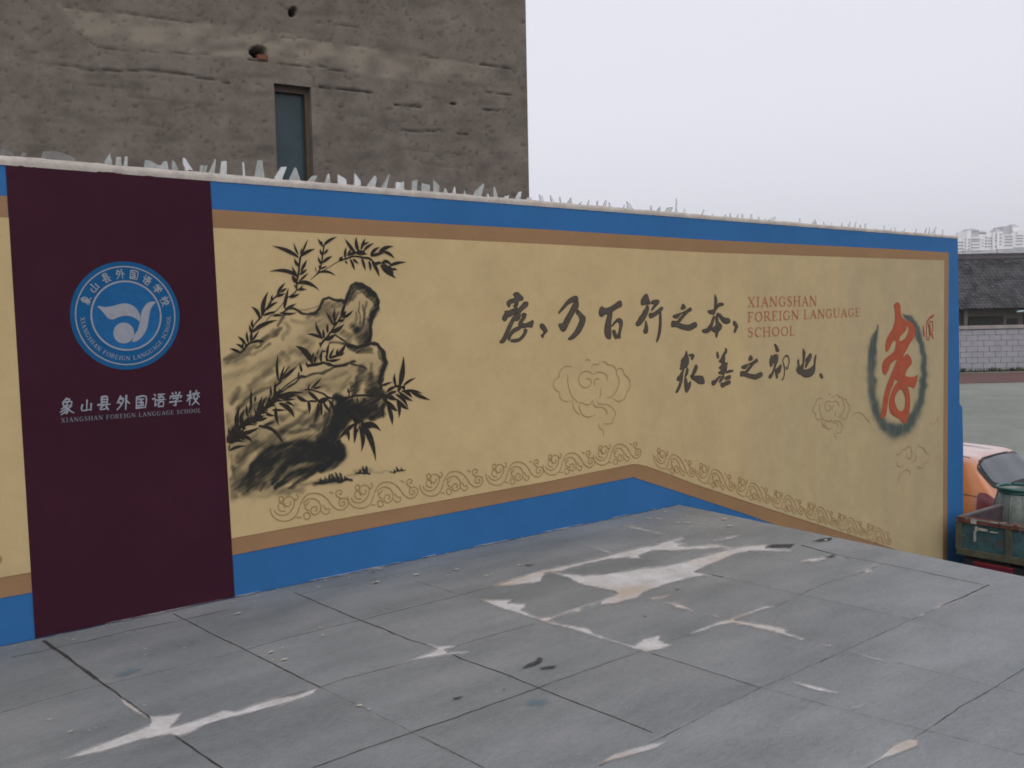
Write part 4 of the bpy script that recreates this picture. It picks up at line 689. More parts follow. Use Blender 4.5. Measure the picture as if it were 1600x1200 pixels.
def ribbon(store, P, wd, z):
    P = np.asarray(P, float)[:, :2]; n = []
    for i in range(len(P)-1):
        k = max(2, int(np.linalg.norm(P[i+1]-P[i])/.05)); n += [P[i]+(P[i+1]-P[i])*t for t in np.arange(k)/k]
    n.append(P[-1]); P = np.array(n); P += rng.normal(0, .0012, P.shape)
    t = np.gradient(P, axis=0); t /= np.linalg.norm(t, axis=1, keepdims=True)+1e-9; nr = np.c_[-t[:, 1], t[:, 0]]
    k = len(P); h = wd*(0.75+.5*rng.random(k))[:, None]/2; b = len(store.v)
    A, Bm = P+nr*h, P-nr*h
    store.v += [(x, y, z) for x, y in A]+[(x, y, z) for x, y in Bm]
    store.f += [(b+i, b+i+1, b+k+i+1, b+k+i) for i in range(k-1)]
    return k*2
JT = [([(20,1027),(60,1019),(84,1013),(140,1001),(200,986),(290,968),(356,953)], .007, .75), ([(465,929),(505,921),(552,911)], .006, .6),
 ([(0,1114),(80,1091),(148,1073),(174,1068),(220,1057),(264,1046)], .006, .55), ([(385,1015),(452,996),(560,970),(640,950),(720,930),(772,916)], .006, .75),
 ([(375,1110),(430,1092),(500,1074),(540,1060),(567,1054),(640,1034),(690,1017)], .006, .75), ([(690,1017),(745,1000),(790,987),(835,975)], .006, .7),
 ([(490,1200),(565,1172),(640,1146),(710,1122),(785,1095),(842,1075)], .007, .85), ([(842,1075),(890,1057),(935,1041),(990,1022)], .006, .62),
 ([(1212,948),(1266,922),(1300,908),(1340,897),(1392,877)], .006, .5), ([(1037,1151),(1122,1107),(1185,1077)], .006, .42), ([(1280,1035),(1302,1025)], .006, .7), ([(1330,1012),(1422,970),(1470,947)], .006, .55), ([(1470,947),(1500,935),(1545,914)], .008, .85),
 ([(1457,1135),(1500,1105),(1545,1080),(1600,1045)], .005, .68),
 ([(68,1001),(84,1013),(104,1026),(128,1044),(152,1062)], .016, .95), ([(152,1062),(180,1082),(210,1104),(240,1126),(274,1150)], .009, .9), ([(274,1150),(300,1168),(345,1200),(380,1224)], .008, .95),
 ([(270,959),(290,969),(340,995),(385,1016),(425,1037),(465,1057),(500,1074)], .007, .9), ([(655,1150),(700,1172),(752,1198)], .007, .62),
 ([(460,926),(505,945),(562,969),(602,984),(637,999),(665,1007),(695,1017)], .008, .88), ([(695,1017),(720,1029),(785,1052),(842,1075),(897,1097),(960,1121),(1020,1145)], .007, .9),
 ([(647,907),(685,919),(722,930)], .006, .55), ([(1017,1021),(1070,1037),(1097,1046),(1132,1057),(1185,1074)], .006, .75), ([(1084,893),(1130,902)], .012, .9), ([(1130,902),(1176,912)], .006, .5),
 ([(1252,852),(1280,860),(1320,870)], .013, .9), ([(1320,870),(1375,880),(1425,890),(1475,901),(1537,914)], .008, .7), ([(1046,885),(1084,893)], .008, .4),
 ([(1403,1036),(1480,1055),(1600,1085)], .005, .5), ([(752,1198),(800,1222)], .006, .6),
 ([(500,1074),(575,1110),(655,1150)], .005, .42), ([(990,1022),(1080,990),(1135,972)], .005, .45), ([(1185,1077),(1235,1055),(1280,1035)], .005, .5), ([(1185,1074),(1290,1102),(1400,1130),(1600,1180)], .005, .45), ([(1176,912),(1245,928),(1313,943),(1420,967)], .005, .45), ([(1420,967),(1600,1006)], .005, .35),
 ([(552,911),(640,893),(760,868),(880,842)], .005, .38), ([(1037,1151),(985,1174),(935,1198)], .006, .5), ([(1300,1240),(1380,1185),(1457,1135)], .005, .5), ([(552,911),(575,920),(640,934)], .004, .2), ([(1319,870),(1330,876)], .006, .5), ([(1145,857),(1200,868),(1252,882),(1340,900)], .005, .4), ([(928,858),(860,838)], .004, .35), ([(1302,1025),(1330,1012)], .005, .5), ([(264,1046),(330,1030),(385,1015)], .005, .35)]
for P, wd, a in JT:
    a = .58+(a-.58)*.75 if a < .58 else a; mb = MB(); n_ = ribbon(mb, FL(P), wd*1.0, 0.0012)
    o = mb.build('slab_joint', M['joint'], plat); set_attr(o, 'a', np.clip(a+rng.normal(0, .08, n_), 0, 1.4))

def patch_grid(name, polys, m, z, step, parent, soft=2.2, fall=None, hi=1.0):
    """worn areas as one sheet: coverage from distance inside each traced outline (photo pixels)"""
    allv, allf, alla = [], [], []
    for q in polys:
        q, pk = (q, hi) if not isinstance(q, tuple) else q
        q = np.asarray(q, float); x0, y0 = q.min(0)-6; x1, y1 = q.max(0)+6
        nx, ny = max(3, int((x1-x0)/step)), max(3, int((y1-y0)/step))
        X, Y = np.meshgrid(np.linspace(x0, x1, nx), np.linspace(y0, y1, ny))
        ins = np.zeros(X.shape, bool); d = np.full(X.shape, 1e9); k = len(q)
        for i in range(k):
            a, b = q[i], q[(i+1) % k]; e_ = b-a
            c = ((a[1] > Y) != (b[1] > Y)) & (X < (b[0]-a[0])*(Y-a[1])/((b[1]-a[1]) or 1e-9)+a[0]); ins ^= c
            t = np.clip(((X-a[0])*e_[0]+(Y-a[1])*e_[1])/(e_@e_+1e-9), 0, 1); d = np.minimum(d, np.hypot(X-a[0]-t*e_[0], Y-a[1]-t*e_[1]))
        sg = np.where(ins, d, -d); cov = np.clip(.5+sg/(2*soft), 0, 1)*pk+np.clip(sg/8, 0, .4)
        keep = cov > .02; idx = np.arange(nx*ny).reshape(ny, nx)
        cell = keep[:-1, :-1] | keep[1:, :-1] | keep[:-1, 1:] | keep[1:, 1:]
        f = np.stack([idx[:-1, :-1][cell], idx[1:, :-1][cell], idx[1:, 1:][cell], idx[:-1, 1:][cell]], 1)
        if not len(f): continue
        u, inv = np.unique(f, return_inverse=True); f = inv.reshape(f.shape); v = FL(np.c_[X.ravel(), Y.ravel()][u]); v[:, 2] = z+0.00022*(len(allf) and (len(allv) % 7))
        b = sum(len(t) for t in allv) if allv and isinstance(allv[0], np.ndarray) else 0
        allf.append(f+b); allv.append(v); alla.append(cov.ravel()[u])
    me = bpy.data.meshes.new(name); me.from_pydata([tuple(t) for t in np.concatenate(allv)], [], [tuple(t) for t in np.concatenate(allf).tolist()]); me.update()
    o = bpy.data.objects.new(name, me); COL.objects.link(o); me.materials.append(m); par(o, parent); set_attr(o, 'a', np.concatenate(alla)); return o
F1, F3, F4, F5, F6, F7, F8 = crop(0,960,5), crop(560,860,4), crop(740,780,5), crop(1000,780,5), crop(1200,840,4), crop(800,1000,4), crop(1200,1000,4)
WORN = [
 [(96,1189),(124,1177),(152,1166),(180,1155),(210,1144),(233,1135),(236,1130),(234,1120),(258,1119),(284,1115),(276,1126),(266,1138),(300,1129),(325,1120),(348,1111),(370,1112),(405,1100),(430,1092),(465,1086),(497,1075),(490,1085),(472,1092),(440,1102),(400,1112),(360,1122),(320,1134),(296,1146),(278,1151),(266,1148),(244,1152),(220,1157),(190,1166),(160,1175),(130,1182)],
 (F1([(940,650),(1000,690),(1150,800),(1140,812),(1030,752),(960,705)]), .8),
 F3([(430,590),(490,605),(600,598),(605,606),(540,625),(560,640),(690,636),(640,652),(560,655),(420,678),(330,694),(240,722),(300,700),(440,645),(500,622)]),
 F4([(40,785),(120,788),(300,793),(270,815),(405,822),(400,850),(370,868),(440,903),(510,928),(600,923),(610,947),(580,955),(680,980),(770,992),(900,1016),(940,1057),(1050,1092),(1150,1128),(1260,1148),(1330,1098),(1460,1065),(1450,1110),(1550,1145),(1450,1182),(1350,1198),(1240,1168),(1100,1120),(960,1080),(820,1036),(680,1000),(560,965),(450,930),(330,890),(200,852)]),
 F4([(130,684),(250,646),(340,616),(440,586),(540,556),(640,536),(760,514),(880,485),(1050,445),(1140,420),(1300,380),(1400,367),(1500,333),(1630,302),(1650,315),(1570,340),(1650,350),(1600,365),(1700,373),(1850,356),(1920,356),(2020,387),(1860,390),(1700,399),(1550,409),(1400,404),(1290,442),(1305,467),(1200,462),(1050,474),(900,509),(780,539),(690,566),(560,582),(540,612),(520,652),(400,667),(260,682)]),
 F4([(600,573),(700,583),(860,598),(1000,590),(1140,576),(1300,546),(1500,524),(1700,478),(1900,418),(2050,383),(2150,363),(2300,356),(2280,387),(2480,398),(2490,414),(2180,409),(2060,429),(1950,474),(1820,524),(1730,572),(1860,598),(1740,610),(1600,644),(1480,680),(1330,730),(1280,775),(1180,800),(1080,827),(1000,827),(985,805),(1060,770),(1130,740),(1060,714),(940,692),(820,664),(740,619)]),
 F4([(990,806),(930,836),(850,846),(830,880),(740,892),(600,945),(590,932),(720,882),(850,840),(930,822)]),
 F5([(580,326),(700,294),(770,288),(740,307),(640,320)]), F5([(1255,487),(1320,465),(1440,456),(1460,467),(1340,497)]), (F5([(1540,455),(1590,448),(1560,464)]), .8), F5([(60,780),(140,768),(230,753),(200,774),(110,794)]), F5([(195,813),(300,818),(400,863),(402,877),(290,852)]), (F5([(495,892),(540,895),(540,908),(510,908)]), .9), (F5([(575,910),(610,912),(618,924),(590,924)]), .9),
 F5([(400,1052),(470,1020),(600,968),(690,942),(760,916),(870,876),(960,841),(1060,836),(960,866),(860,899),(740,947),(850,967),(1000,986),(1145,1022),(1135,1042),(1280,1096),(1260,1101),(1100,1055),(960,1024),(820,989),(720,974),(620,989),(500,1028)]), (F5([(1405,1128),(1490,1150),(1430,1150)]), .8),
 (F4([(1140,200),(1240,215),(1380,248),(1500,280),(1380,262),(1240,232)]), .8), (F4([(950,388),(1000,395),(1100,428),(1090,436),(1000,408)]), .8),
 F6([(930,497),(980,473),(968,492)]), F6([(1030,447),(1090,413),(1112,413),(1062,447)]), (F6([(1150,412),(1182,400),(1170,414)]), .8), F6([(600,210),(628,200),(660,218),(612,226)]), (F6([(160,908),(240,916),(330,942),(445,974),(380,974),(290,958),(210,934)]), .85), (F6([(460,1088),(600,1048),(560,1070)]), .6), (F6([(540,716),(650,748),(800,788),(640,764)]), .6), (F6([(330,658),(400,680),(380,684)]), .6),
 F7([(550,773),(640,713),(720,688),(860,658),(972,636),(900,682),(780,717),(650,749)]), F8([(595,800),(700,738),(780,668),(880,622),(945,632),(930,668),(850,702),(740,737),(640,787)]),
 (F8([(40,535),(80,545),(60,552)]), .6), (F7([(675,183),(710,190),(700,196)]), .8),
 (F6([(1265,360),(1310,360),(1290,368)]), .6)]
for i, q in enumerate(WORN): patch_grid('worn_patch', [q], M['worn'], 0.0022+.0002*(i % 6), 1.1, plat, 3.4)
SC = [F3([(1015,745),(1060,715),(1110,695),(1125,672),(1155,682),(1140,705),(1110,722),(1050,740)]), F3([(1130,740),(1190,728),(1240,722),(1220,740),(1150,748)]), F3([(585,930),(620,922),(660,918),(630,934),(600,938)]), (F3([(815,862),(835,860),(830,868)]), .9), (F3([(898,875),(915,868),(912,886)]), .9), (F3([(925,796),(955,800),(940,806)]), .9), F3([(1030,95),(1110,88),(1060,102)]),
 (F5([(975,378),(1040,355),(1220,352),(1170,382),(1040,385)]), .8), (F5([(1340,332),(1420,310),(1505,300),(1500,322),(1400,338)]), .8), F5([(1460,458),(1500,440),(1535,444),(1500,460)]), F5([(265,710),(310,705),(300,716)]), F5([(20,912),(60,925),(40,930)]), (F5([(855,405),(870,414),(858,416)]), .9), (F6([(965,570),(990,572),(980,582)]), .6), F3([(80,135),(105,135),(92,142)])]
for q in SC: patch_grid('scuff_mark', [q], M['scuff'], 0.0042, 1.2, plat, 1.6)
BS = [(F1([(840,520),(930,460),(1020,425),(1140,425),(1080,455),(960,500)]), .85), (F3([(1030,960),(1080,930),(1170,925),(1215,950),(1150,985),(1070,985)]), .65), (F1([(200,300),(290,290),(330,295),(250,310)]), .6)]
for q in BS: patch_grid('blue_stain', [q], M['bluestain'], 0.0055, 1.6, plat, 7.0)
FOOT = [FL([(x_, 1010.3-.2135*x_)])[0] for x_ in (60, 200, 367, 530, 700, 860, 1040)]
x0_ = -.3; i_ = 0
while x0_ < cor[0]-.3:
    l_ = random.uniform(.08, .6); i_ += 1
    if x0_ > 1.6 or random.random() < .35:
        n_ = max(4, int(l_/.03)); xs_ = np.linspace(x0_, min(x0_+l_, cor[0]-.02), n_); w_ = .008+.022*np.abs(rng.normal(0, 1, n_))*np.sin(np.linspace(.1, 3.0, n_))*(1+.12*x0_)
        mb = MB(); k = n_; mb.v = [(x, wally(x)-.001, .0072) for x in xs_]+[(x, wally(x)-.004-ww, .0072) for x, ww in zip(xs_, w_)]; mb.f = [(i, k+i, k+i+1, i+1) for i in range(k-1)]
        o = mb.build('paint_slop', M['worn'], plat); set_attr(o, 'a', np.r_[np.full(k, .8), np.full(k, .25)])
    x0_ += l_+random.uniform(.0, .3)
mb = MB(); xs_ = np.arange(-3, cor[0], .05); k = len(xs_); w_ = .010+.006*np.abs(rng.normal(0, 1, k)); mb.v = [(x, wally(x)-.001, .0012) for x in xs_]+[(x, wally(x)-ww, .0012) for x, ww in zip(xs_, w_)]; mb.f = [(i, k+i, k+i+1, i+1) for i in range(k-1)]
o = mb.build('dirty_gap', M['joint'], plat); set_attr(o, 'a', np.r_[np.full(k, .9), np.full(k, .2)])
# dried drops of wall paint, thickest along the foot of the mural
mb = MB()
def drop(x, y, r):
    n_ = 11; r *= .8; a0_ = random.random()*6; b = len(mb.v); sx = random.uniform(.8, 1.7)
    mb.v += [(x+r*sx*math.cos(a0_+2*math.pi*i/n_)*random.uniform(.45, 1.35), y+r*math.sin(a0_+2*math.pi*i/n_)*random.uniform(.4, 1.2), .0062) for i in range(n_)]
    mb.f.append(tuple(range(b, b+n_)))
for q, r in [((227,1025),.011),((209,1009),.008),((115,1001),.012),((180,989),.007),((199,991),.012),((210,995),.008),((227,1016),.010),((213,1010),.008),((288,1014),.008),((225,1104),.008),((78,1126),.009),((272,966),.012),((110,1145),.010),((140,1143),.008),((150,1140),.007),((372,960),.028),((398,951),.010),((363,942),.012),((398,941),.012),((498,918),.018),((588,911),.026),((425,1020),.020),((442,1014),.012),((444,1032),.020),((426,1033),.010),((500,982),.012),((505,994),.014),((575,955),.008),((650,899),.030),((622,900),.012),((586,912),.018),((562,1104),.020),((576,1110),.012),((714,891),.022),((760,901),.016),((810,884),.018),((770,898),.012),((700,900),.010),((600,955),.009),((888,813),.02),((930,811),.015),((850,840),.015),((1022,797),.02),((1040,800),.02),((1030,812),.03),((1060,818),.03),((1075,818),.03),((1132,812),.03),((1015,811),.03),((1140,823),.03),((1100,815),.02),((1290,845),.02)]:
    v = FL([q])[0]; drop(v[0], v[1], r*.72); mb.build('paint_drop', M['drop'], plat); mb = MB()
for i in range(150):
    x = random.uniform(.6, cor[0]); y = wally(x)-.012-abs(random.gauss(0, .06)); drop(x, y, random.uniform(.0015, .006)*(1+x*.12))
for i in range(60): drop(random.uniform(1, 5.4), random.uniform(1.5, 4.6), random.uniform(.0015, .004))
for i in range(70):
    x = random.uniform(4.6, cor[0]-.05); y = wally(x)-random.uniform(.02, .9); drop(x, y, random.uniform(.003, .008))
tag(mb.build('paint_drops', M['drop'], plat), kind='stuff')

# ================================================================== CONCRETE BUILDING BEHIND
M['conc'] = mat('raw_board_marked_concrete', (0.142, 0.119, 0.099), 0.95, 0.15, 3.4, 85, 0.3, 0.1, col2=(0.172, 0.148, 0.125), dist=0.008, stretch=(1.1, 1.1, 1.0))
mix_attr(M['conc'], 'pale', (0.28, 0.245, 0.19), .62); mix_attr(M['conc'], 'dark', (0.018, 0.016, 0.015))
M['rust'] = mat('brick_red', (0.16, 0.06, 0.035), 0.9, 0.2, 10, 60, 0.2)
M['winframe'] = mat('brown_window_frame', (0.085, 0.062, 0.042), 0.6, 0.15, 8, 60, 0.1)
M['pane'] = mat('dusty_teal_glass', (0.026, 0.050, 0.057), 0.3, 0.25, 3, 40, 0.0, 0.35)
bd = np.array([math.sin(R(98.7)), math.cos(R(98.7)), 0]); bn = np.array([bd[1], -bd[0], 0])   # along the face, and its normal to the camera
bc = at_depth(824, 150, 11.2); bc[2] = GROUND
def BW(P): q = on_plane(P, bc, bn)-bc; return np.c_[q @ bd, q[:, 2]+GROUND]
def BP(s, z, o=0.0): return bc+bd*s+bn*o+np.array([0, 0, z-GROUND])
bld = empty('concrete_building', tuple(BP(-5, GROUND, -4)), 'tall bare grey concrete building rising behind the mural wall', 'building')
wl, wt, wr = BW([(428, 132), (456, 133), (485.5, 137)]); wx0, wx1, wz1 = wl[0], wr[0], wt[1]+.0; wz0 = BW([(456, 330)])[0][1]
sx = np.unique(np.concatenate([np.arange(-16, -9.5, .1), np.arange(-9.5, wx0-.005, .02), np.linspace(wx0, wx1, 28), np.arange(wx1+.015, -.01, .02), [0.0]]))
sz = np.unique(np.concatenate([[GROUND], np.arange(.6, wz0, .12), [wz0], np.arange(wz0+.015, wz1-.005, .018), [wz1], np.arange(wz1+.015, 6.2, .018), np.arange(6.3, 13, .2)]))
X, Z = np.meshgrid(sx, sz); pp = (bc+bd*X.ravel()[:, None]); pp[:, 2] = Z.ravel()
# project face points into photo pixels once, to place the traced stains and cracks
v = (pp-CAMP) @ MR; PXX = 800+FPX*v[:, 0]/-v[:, 2]; PYY = 600-FPX*v[:, 1]/-v[:, 2]
PX, PY = PXX.reshape(X.shape), PYY.reshape(X.shape)
wn = (vnoise(PX+500, PY+500, 14, 9, 51)-.5)*10+(vnoise(PX+500, PY+500, 4, 3, 52)-.5)*4
band = [(90,6),(131,16),(210,21),(294,34),(394,45),(504,63),(630,84),(798,108),(797,148),(754,142),(708,137),(658,127),(600,122),(545,112),(507,105),(476,102),(440,99),(387,91),(325,84),(236,79),(152,73),(121,47)]
q = np.array(band, float); ins = np.zeros(PX.shape, bool); dd = np.full(PX.shape, 1e9)
for i in range(len(q)):
    a, b = q[i], q[(i+1) % len(q)]; e_ = b-a
    ins ^= ((a[1] > PY) != (b[1] > PY)) & (PX < (b[0]-a[0])*(PY-a[1])/((b[1]-a[1]) or 1e-9)+a[0])
    t = np.clip(((PX-a[0])*e_[0]+(PY-a[1])*e_[1])/(e_@e_), 0, 1); dd = np.minimum(dd, np.hypot(PX-a[0]-t*e_[0], PY-a[1]-t*e_[1]))
sg = np.where(ins, dd, -dd)+wn*.35; pale = np.clip(.5+sg/5, 0, 1)*np.clip(-.05+1.5*vnoise(PX+900, PY+900, 26, 12, 53), .1, 1.15)*np.clip(1-(PX-560)/420, .45, 1)
pale += .10*np.clip((vnoise(PX+900, PY*1.0+900, 60, 16, 54)-.55)*3, 0, 1)
dark = np.zeros(PX.shape); dep = np.zeros(PX.shape)
def crack(pts, w_, d_):
    global dark
    dark = np.maximum(dark, np.clip(1.3-seg_dist(PX, PY+wn*.22, pts, w_), 0, 1)*d_*np.clip(.2+1.3*vnoise(PX+200, PY+200, 9, 9, 61+len(pts)), 0, 1))
for pts, w_, d_ in [([(60,98),(157,110),(241,110),(300,118),(357,129)], 3.2, .75), ([(500,136),(515,138),(548,141),(580,145)], 3.4, 1.1), ([(617,163),(640,165),(658,167)], 3.4, 1.1), ([(695,160),(702,162),(712,163)], 3.4, 1.1), ([(755,171),(779,173)], 3.2, .9), ([(625,204),(658,205),(687,204)], 2.6, .8), ([(715,209),(731,211)], 3, .9), ([(754,142),(800,149)], 2.6, .8), ([(750,101),(800,108)], 2.8, .9), ([(655,86),(700,92),(750,100)], 2.6, .6), ([(440,58),(470,60),(504,64),(560,72)], 2.6, .7), ([(520,38),(560,42)], 3, .5), ([(121,50),(152,74),(236,80),(325,85)], 3, .6), ([(387,92),(440,99),(507,106),(545,112)], 2.8, .75), ([(94,8),(131,17),(210,22),(300,35)], 3, .55), ([(30,75),(45,82),(60,80)], 5, .5), ([(490,133),(500,140)], 4, .7), ([(620,232),(690,238),(740,244)], 3, .3), ([(560,180),(600,182)], 3, .4), ([(660,255),(720,262)], 4, .25), ([(200,150),(330,165)], 5, .25), ([(90,180),(240,195)], 6, .2), ([(100,130),(200,137)], 4, .3)]: crack(pts, w_, d_)
dark = np.maximum(dark, .20*np.clip((vnoise(PX+300, PY+300, 34, 14, 71)-.58)*3.2, 0, 1)); dark = np.maximum(dark, .4*np.clip((vnoise(PX+300, PY+300, 5, 3, 72)-.76)*5, 0, 1))
for cx, cy, rx, ry in ((403, 81, 9, 6), (410, 86, 5, 3.4), (457.5, 18.5, 5, 5)):
    h_ = np.hypot((PX-cx+wn*.12)/rx, (PY-cy)/ry); dep = np.maximum(dep, np.clip(1.5-h_, 0, .7)/.7*.22); dark = np.maximum(dark, np.clip(1.25-h_, 0, .55)/.55)
rel = .003*vnoise(PX+40, PY+40, 30, 14, 81)+.003*vnoise(PX+40, PY+40, 8, 4, 82)-.02*np.clip(dark, 0, 1)
edge0 = (np.abs(X) < 1e-6) | (np.abs(X-wx0) < 1e-6) | (np.abs(X-wx1) < 1e-6)
P = pp.reshape(X.shape+(3,))+bn*(np.where(edge0, 0, rel-dep))[..., None]
ny, nx = X.shape; idx = np.arange(nx*ny).reshape(ny, nx)
cx_, cz_ = (X[:-1, :-1]+X[1:, 1:])/2, (Z[:-1, :-1]+Z[1:, 1:])/2
cell = ~((cx_ > wx0) & (cx_ < wx1) & (cz_ > wz0) & (cz_ < wz1))
f = np.stack([idx[:-1, :-1][cell], idx[:-1, 1:][cell], idx[1:, 1:][cell], idx[1:, :-1][cell]], 1)
o = mk('wall', P.reshape(-1, 3), f.tolist(), M['conc'], bld, smooth=True); set_attr(o, 'pale', pale); set_attr(o, 'dark', dark)
mb = MB()     # the other sides and roof
c0, c1, c2, c3 = BP(0, GROUND), BP(0, GROUND, -9), BP(-16, GROUND, -9), BP(-16, GROUND); up = np.array([0, 0, 12.7-GROUND])
mb.add([c0, c1, c2, c3, c0+up, c1+up, c2+up, c3+up], [(0, 1, 5, 4), (1, 2, 6, 5), (2, 3, 7, 6), (4, 5, 6, 7)]); mb.build('wall', M['conc'], bld)
win = MB(); dpt = -.13
def qd(a, b, c, d): win.add([BP(*a), BP(*b), BP(*c), BP(*d)], [(0, 1, 2, 3)])
qd((wx0, wz0), (wx0, wz1), (wx0, wz1, -.3), (wx0, wz0, -.3)); qd((wx1, wz0), (wx1, wz0, -.3), (wx1, wz1, -.3), (wx1, wz1)); qd((wx0, wz1), (wx1, wz1), (wx1, wz1, -.3), (wx0, wz1, -.3)); qd((wx0, wz0), (wx0, wz0, -.3), (wx1, wz0, -.3), (wx1, wz0))
win.build('window_reveal', M['conc'], bld)
fr = MB(); wd_ = wx1-wx0; mid = lambda s, z, o=0: BP(s, z, o)
def bar(s0, s1, z0, z1, o0, o1):
    v = [BP(s, z, o) for s in (s0, s1) for o in (o0, o1) for z in (z0, z1)]
    fr.add(v, [(0, 1, 3, 2), (4, 6, 7, 5), (0, 4, 5, 1), (2, 3, 7, 6), (0, 2, 6, 4), (1, 5, 7, 3)])
t_ = wd_*.10
bar(wx0, wx1, wz1-.06, wz1, -.16, -.07); bar(wx0, wx0+t_*.9, wz0, wz1-.06, -.16, -.07); bar(wx1-t_*1.0, wx1, wz0, wz1-.06, -.16, -.07); bar(wx0, wx1, wz0, wz0+.05, -.165, -.065)
wf = fr.build('window', M['winframe'], bld)
mk('pane', [BP(wx0, wz0, -.125), BP(wx1, wz0, -.125), BP(wx1, wz1, -.125), BP(wx0, wz1, -.125)], [(0, 1, 2, 3)], M['pane'], wf)
br = MB(); hq = BW([(410.5, 89.5)])[0]; br.box((0, 0, 0), (.10, .06, .045)); br.v = [tuple(BP(hq[0]+x, hq[1]+z, -.02+y)) for x, y, z in br.v]; br.build('exposed_brick', M['rust'], bld)

# ================================================================== GROUND, TRACK, FAR THINGS
M['ground'] = mat('worn_playground_surface', (0.185, 0.196, 0.172), 0.9, 0.12, .35, 3.0, 0.15, 0.2, col2=(0.215, 0.222, 0.198))
M['track'] = mat('red_brown_track', (0.115, 0.062, 0.055), 0.9, 0.15, .8, 6, 0.1, 0.2)
M['white_wall'] = mat('white_washed_block', (0.31, 0.31, 0.33), 0.9, 0.1, 1.5, 9, 0.2, 0.2)
M['mortarline'] = mat('grey_mortar', (0.20, 0.20, 0.22), 0.9, 0.15, 4, 20, 0.2, 0.2)
FW = np.array([math.sin(-YAW), math.cos(-YAW), 0]); RT = np.array([FW[1], -FW[0], 0])
def DL(d, l, z=0.0): return FW*d+RT*l+np.array([0, 0, z])
tag(mk('ground', [(-2500, -2500, GROUND), (2500, -2500, GROUND), (2500, 2500, GROUND), (-2500, 2500, GROUND)], [(0, 1, 2, 3)], M['ground']), kind='structure')
tag(mk('running_track', [DL(41.5, -20, GROUND+.012), DL(41.5, 90, GROUND+.012), DL(47.6, 90, GROUND+.012), DL(47.6, -20, GROUND+.012)], [(0, 3, 2, 1)], M['track']), kind='structure')

# ---- whitewashed block wall across the playground
bw = empty('block_wall', tuple(DL(48.9, 30, GROUND)), 'low whitewashed concrete block wall along the far side of the playground', 'wall')
DW = 48.7; zc_ = at_depth(1548, 508.5, DW)[2]; zk = at_depth(1548, 514.5, DW)[2]
def dbox(store, l0, l1, d0, d1, z0, z1):
    v = [DL(d, l, z) for l in (l0, l1) for d in (d0, d1) for z in (z0, z1)]
    store.add(v, [(0, 1, 3, 2), (4, 6, 7, 5), (0, 4, 5, 1), (2, 3, 7, 6), (0, 2, 6, 4), (1, 5, 7, 3)])
mb = MB(); dbox(mb, 4, 75, DW+.02, DW+.26, GROUND-.1, zk); mb.build('mortar', M['mortarline'], bw)
mb = MB(); hc = .272; nrow = int((zk-GROUND)/hc)+1
for r_ in range(nrow):
    z1 = zk-.012-r_*hc; z0 = max(z1-hc+.022, GROUND-.05)
    for c_ in range(60):
        l0 = 10+(c_+.5*(r_ % 2))*.565; j = random.uniform(-.008, .008)
        dbox(mb, l0+.012, l0+.553, DW+j, DW+.06, z0, z1)
mb.build('blocks', M['white_wall'], bw)
M['copingcap'] = mat('dirty_cement_cap', (0.30, 0.27, 0.25), 0.9, .2, 3, 20, .2)
mb = MB(); dbox(mb, 4, 75, DW-.07, DW+.33, zk+.03, zc_); mb.build('coping', M['copingcap'], bw)
M['weed'] = mat('dark_weeds', (0.055, 0.062, 0.03), 0.9, .35, 3, 12, .1)
mb = MB()
for i in range(1500):
    l0 = random.uniform(16, 40); c = DL(DW-random.uniform(.02, .5), l0, GROUND); h = random.uniform(.05, .30)*(.5+.5*math.sin(l0*2.1)**2); a = random.uniform(0, 6.28); b = np.array([math.cos(a), math.sin(a), 0])*.07
    mb.add([c-b, c+b, c+np.array([random.uniform(-.1, .1), random.uniform(-.1, .1), h])], [(0, 1, 2)])
tag(mb.build('weeds', M['weed']), 'dark weeds along the foot of the whitewashed block wall', 'weeds', kind='stuff')

# ---- old house with a dark tiled roof
M['tile'] = mat('dark_grey_clay_tiles', (0.032, 0.034, 0.036), 0.85, .45, 1.2, 9, .4, .25, col2=(0.065, 0.063, 0.066), dist=.03)
M['ridge'] = mat('grey_ridge_tiles', (0.10, 0.09, 0.10), 0.9, .3, 4, 14, .3)
M['housewall'] = mat('brown_grey_plaster', (0.115, 0.098, 0.080), 0.9, .3, 1.0, 6, .2)
M['darkwood'] = mat('dark_opening', (0.025, 0.024, 0.022), 0.9, .3, 3, 12, .1)
M['paleflake'] = mat('pale_broken_tile', (0.26, 0.25, 0.24), 0.9, .2, 4, 14, .1)
M['palepipe'] = mat('pale_teal_pipe', (0.35, 0.45, 0.46), 0.5, .1, 4, 14, .0)
hs_ = empty('tiled_house', tuple(DL(57, 30, GROUND)), 'low old house with a long dark tiled roof behind the block wall', 'house')
D0, D1 = 53.0, 57.0; ze = at_depth(1550, 482.5, D0)[2]; zr = at_depth(1550, 404, D1)[2]
ncol, nrw = 240, 17; Ls = np.linspace(8, 62, ncol*4+1); vs = []; fs = []
for r_ in range(nrw):
    for e_ in (0, 1):
        t = (r_+e_)/nrw; jit = rng.normal(0, .012, ncol+1)
        for i, l in enumerate(Ls):
            ph = 2*math.pi*i/4; h = .05*max(0, math.cos(ph))+jit[i//4]+(0.035 if e_ == 0 else 0.0)
            vs.append(DL(D0+(D1-D0)*t, l, ze+(zr-ze)*t-.10*math.sin(math.pi*t)+h))
nn = len(Ls)
for r_ in range(nrw*2-1):
    for i in range(nn-1): fs.append((r_*nn+i, r_*nn+i+1, (r_+1)*nn+i+1, (r_+1)*nn+i))
roof = mk('roof', vs, fs, M['tile'], hs_)
mb = MB(); dbox(mb, 8, 62, D1-.12, D1+.12, zr-.02, zr+.22)
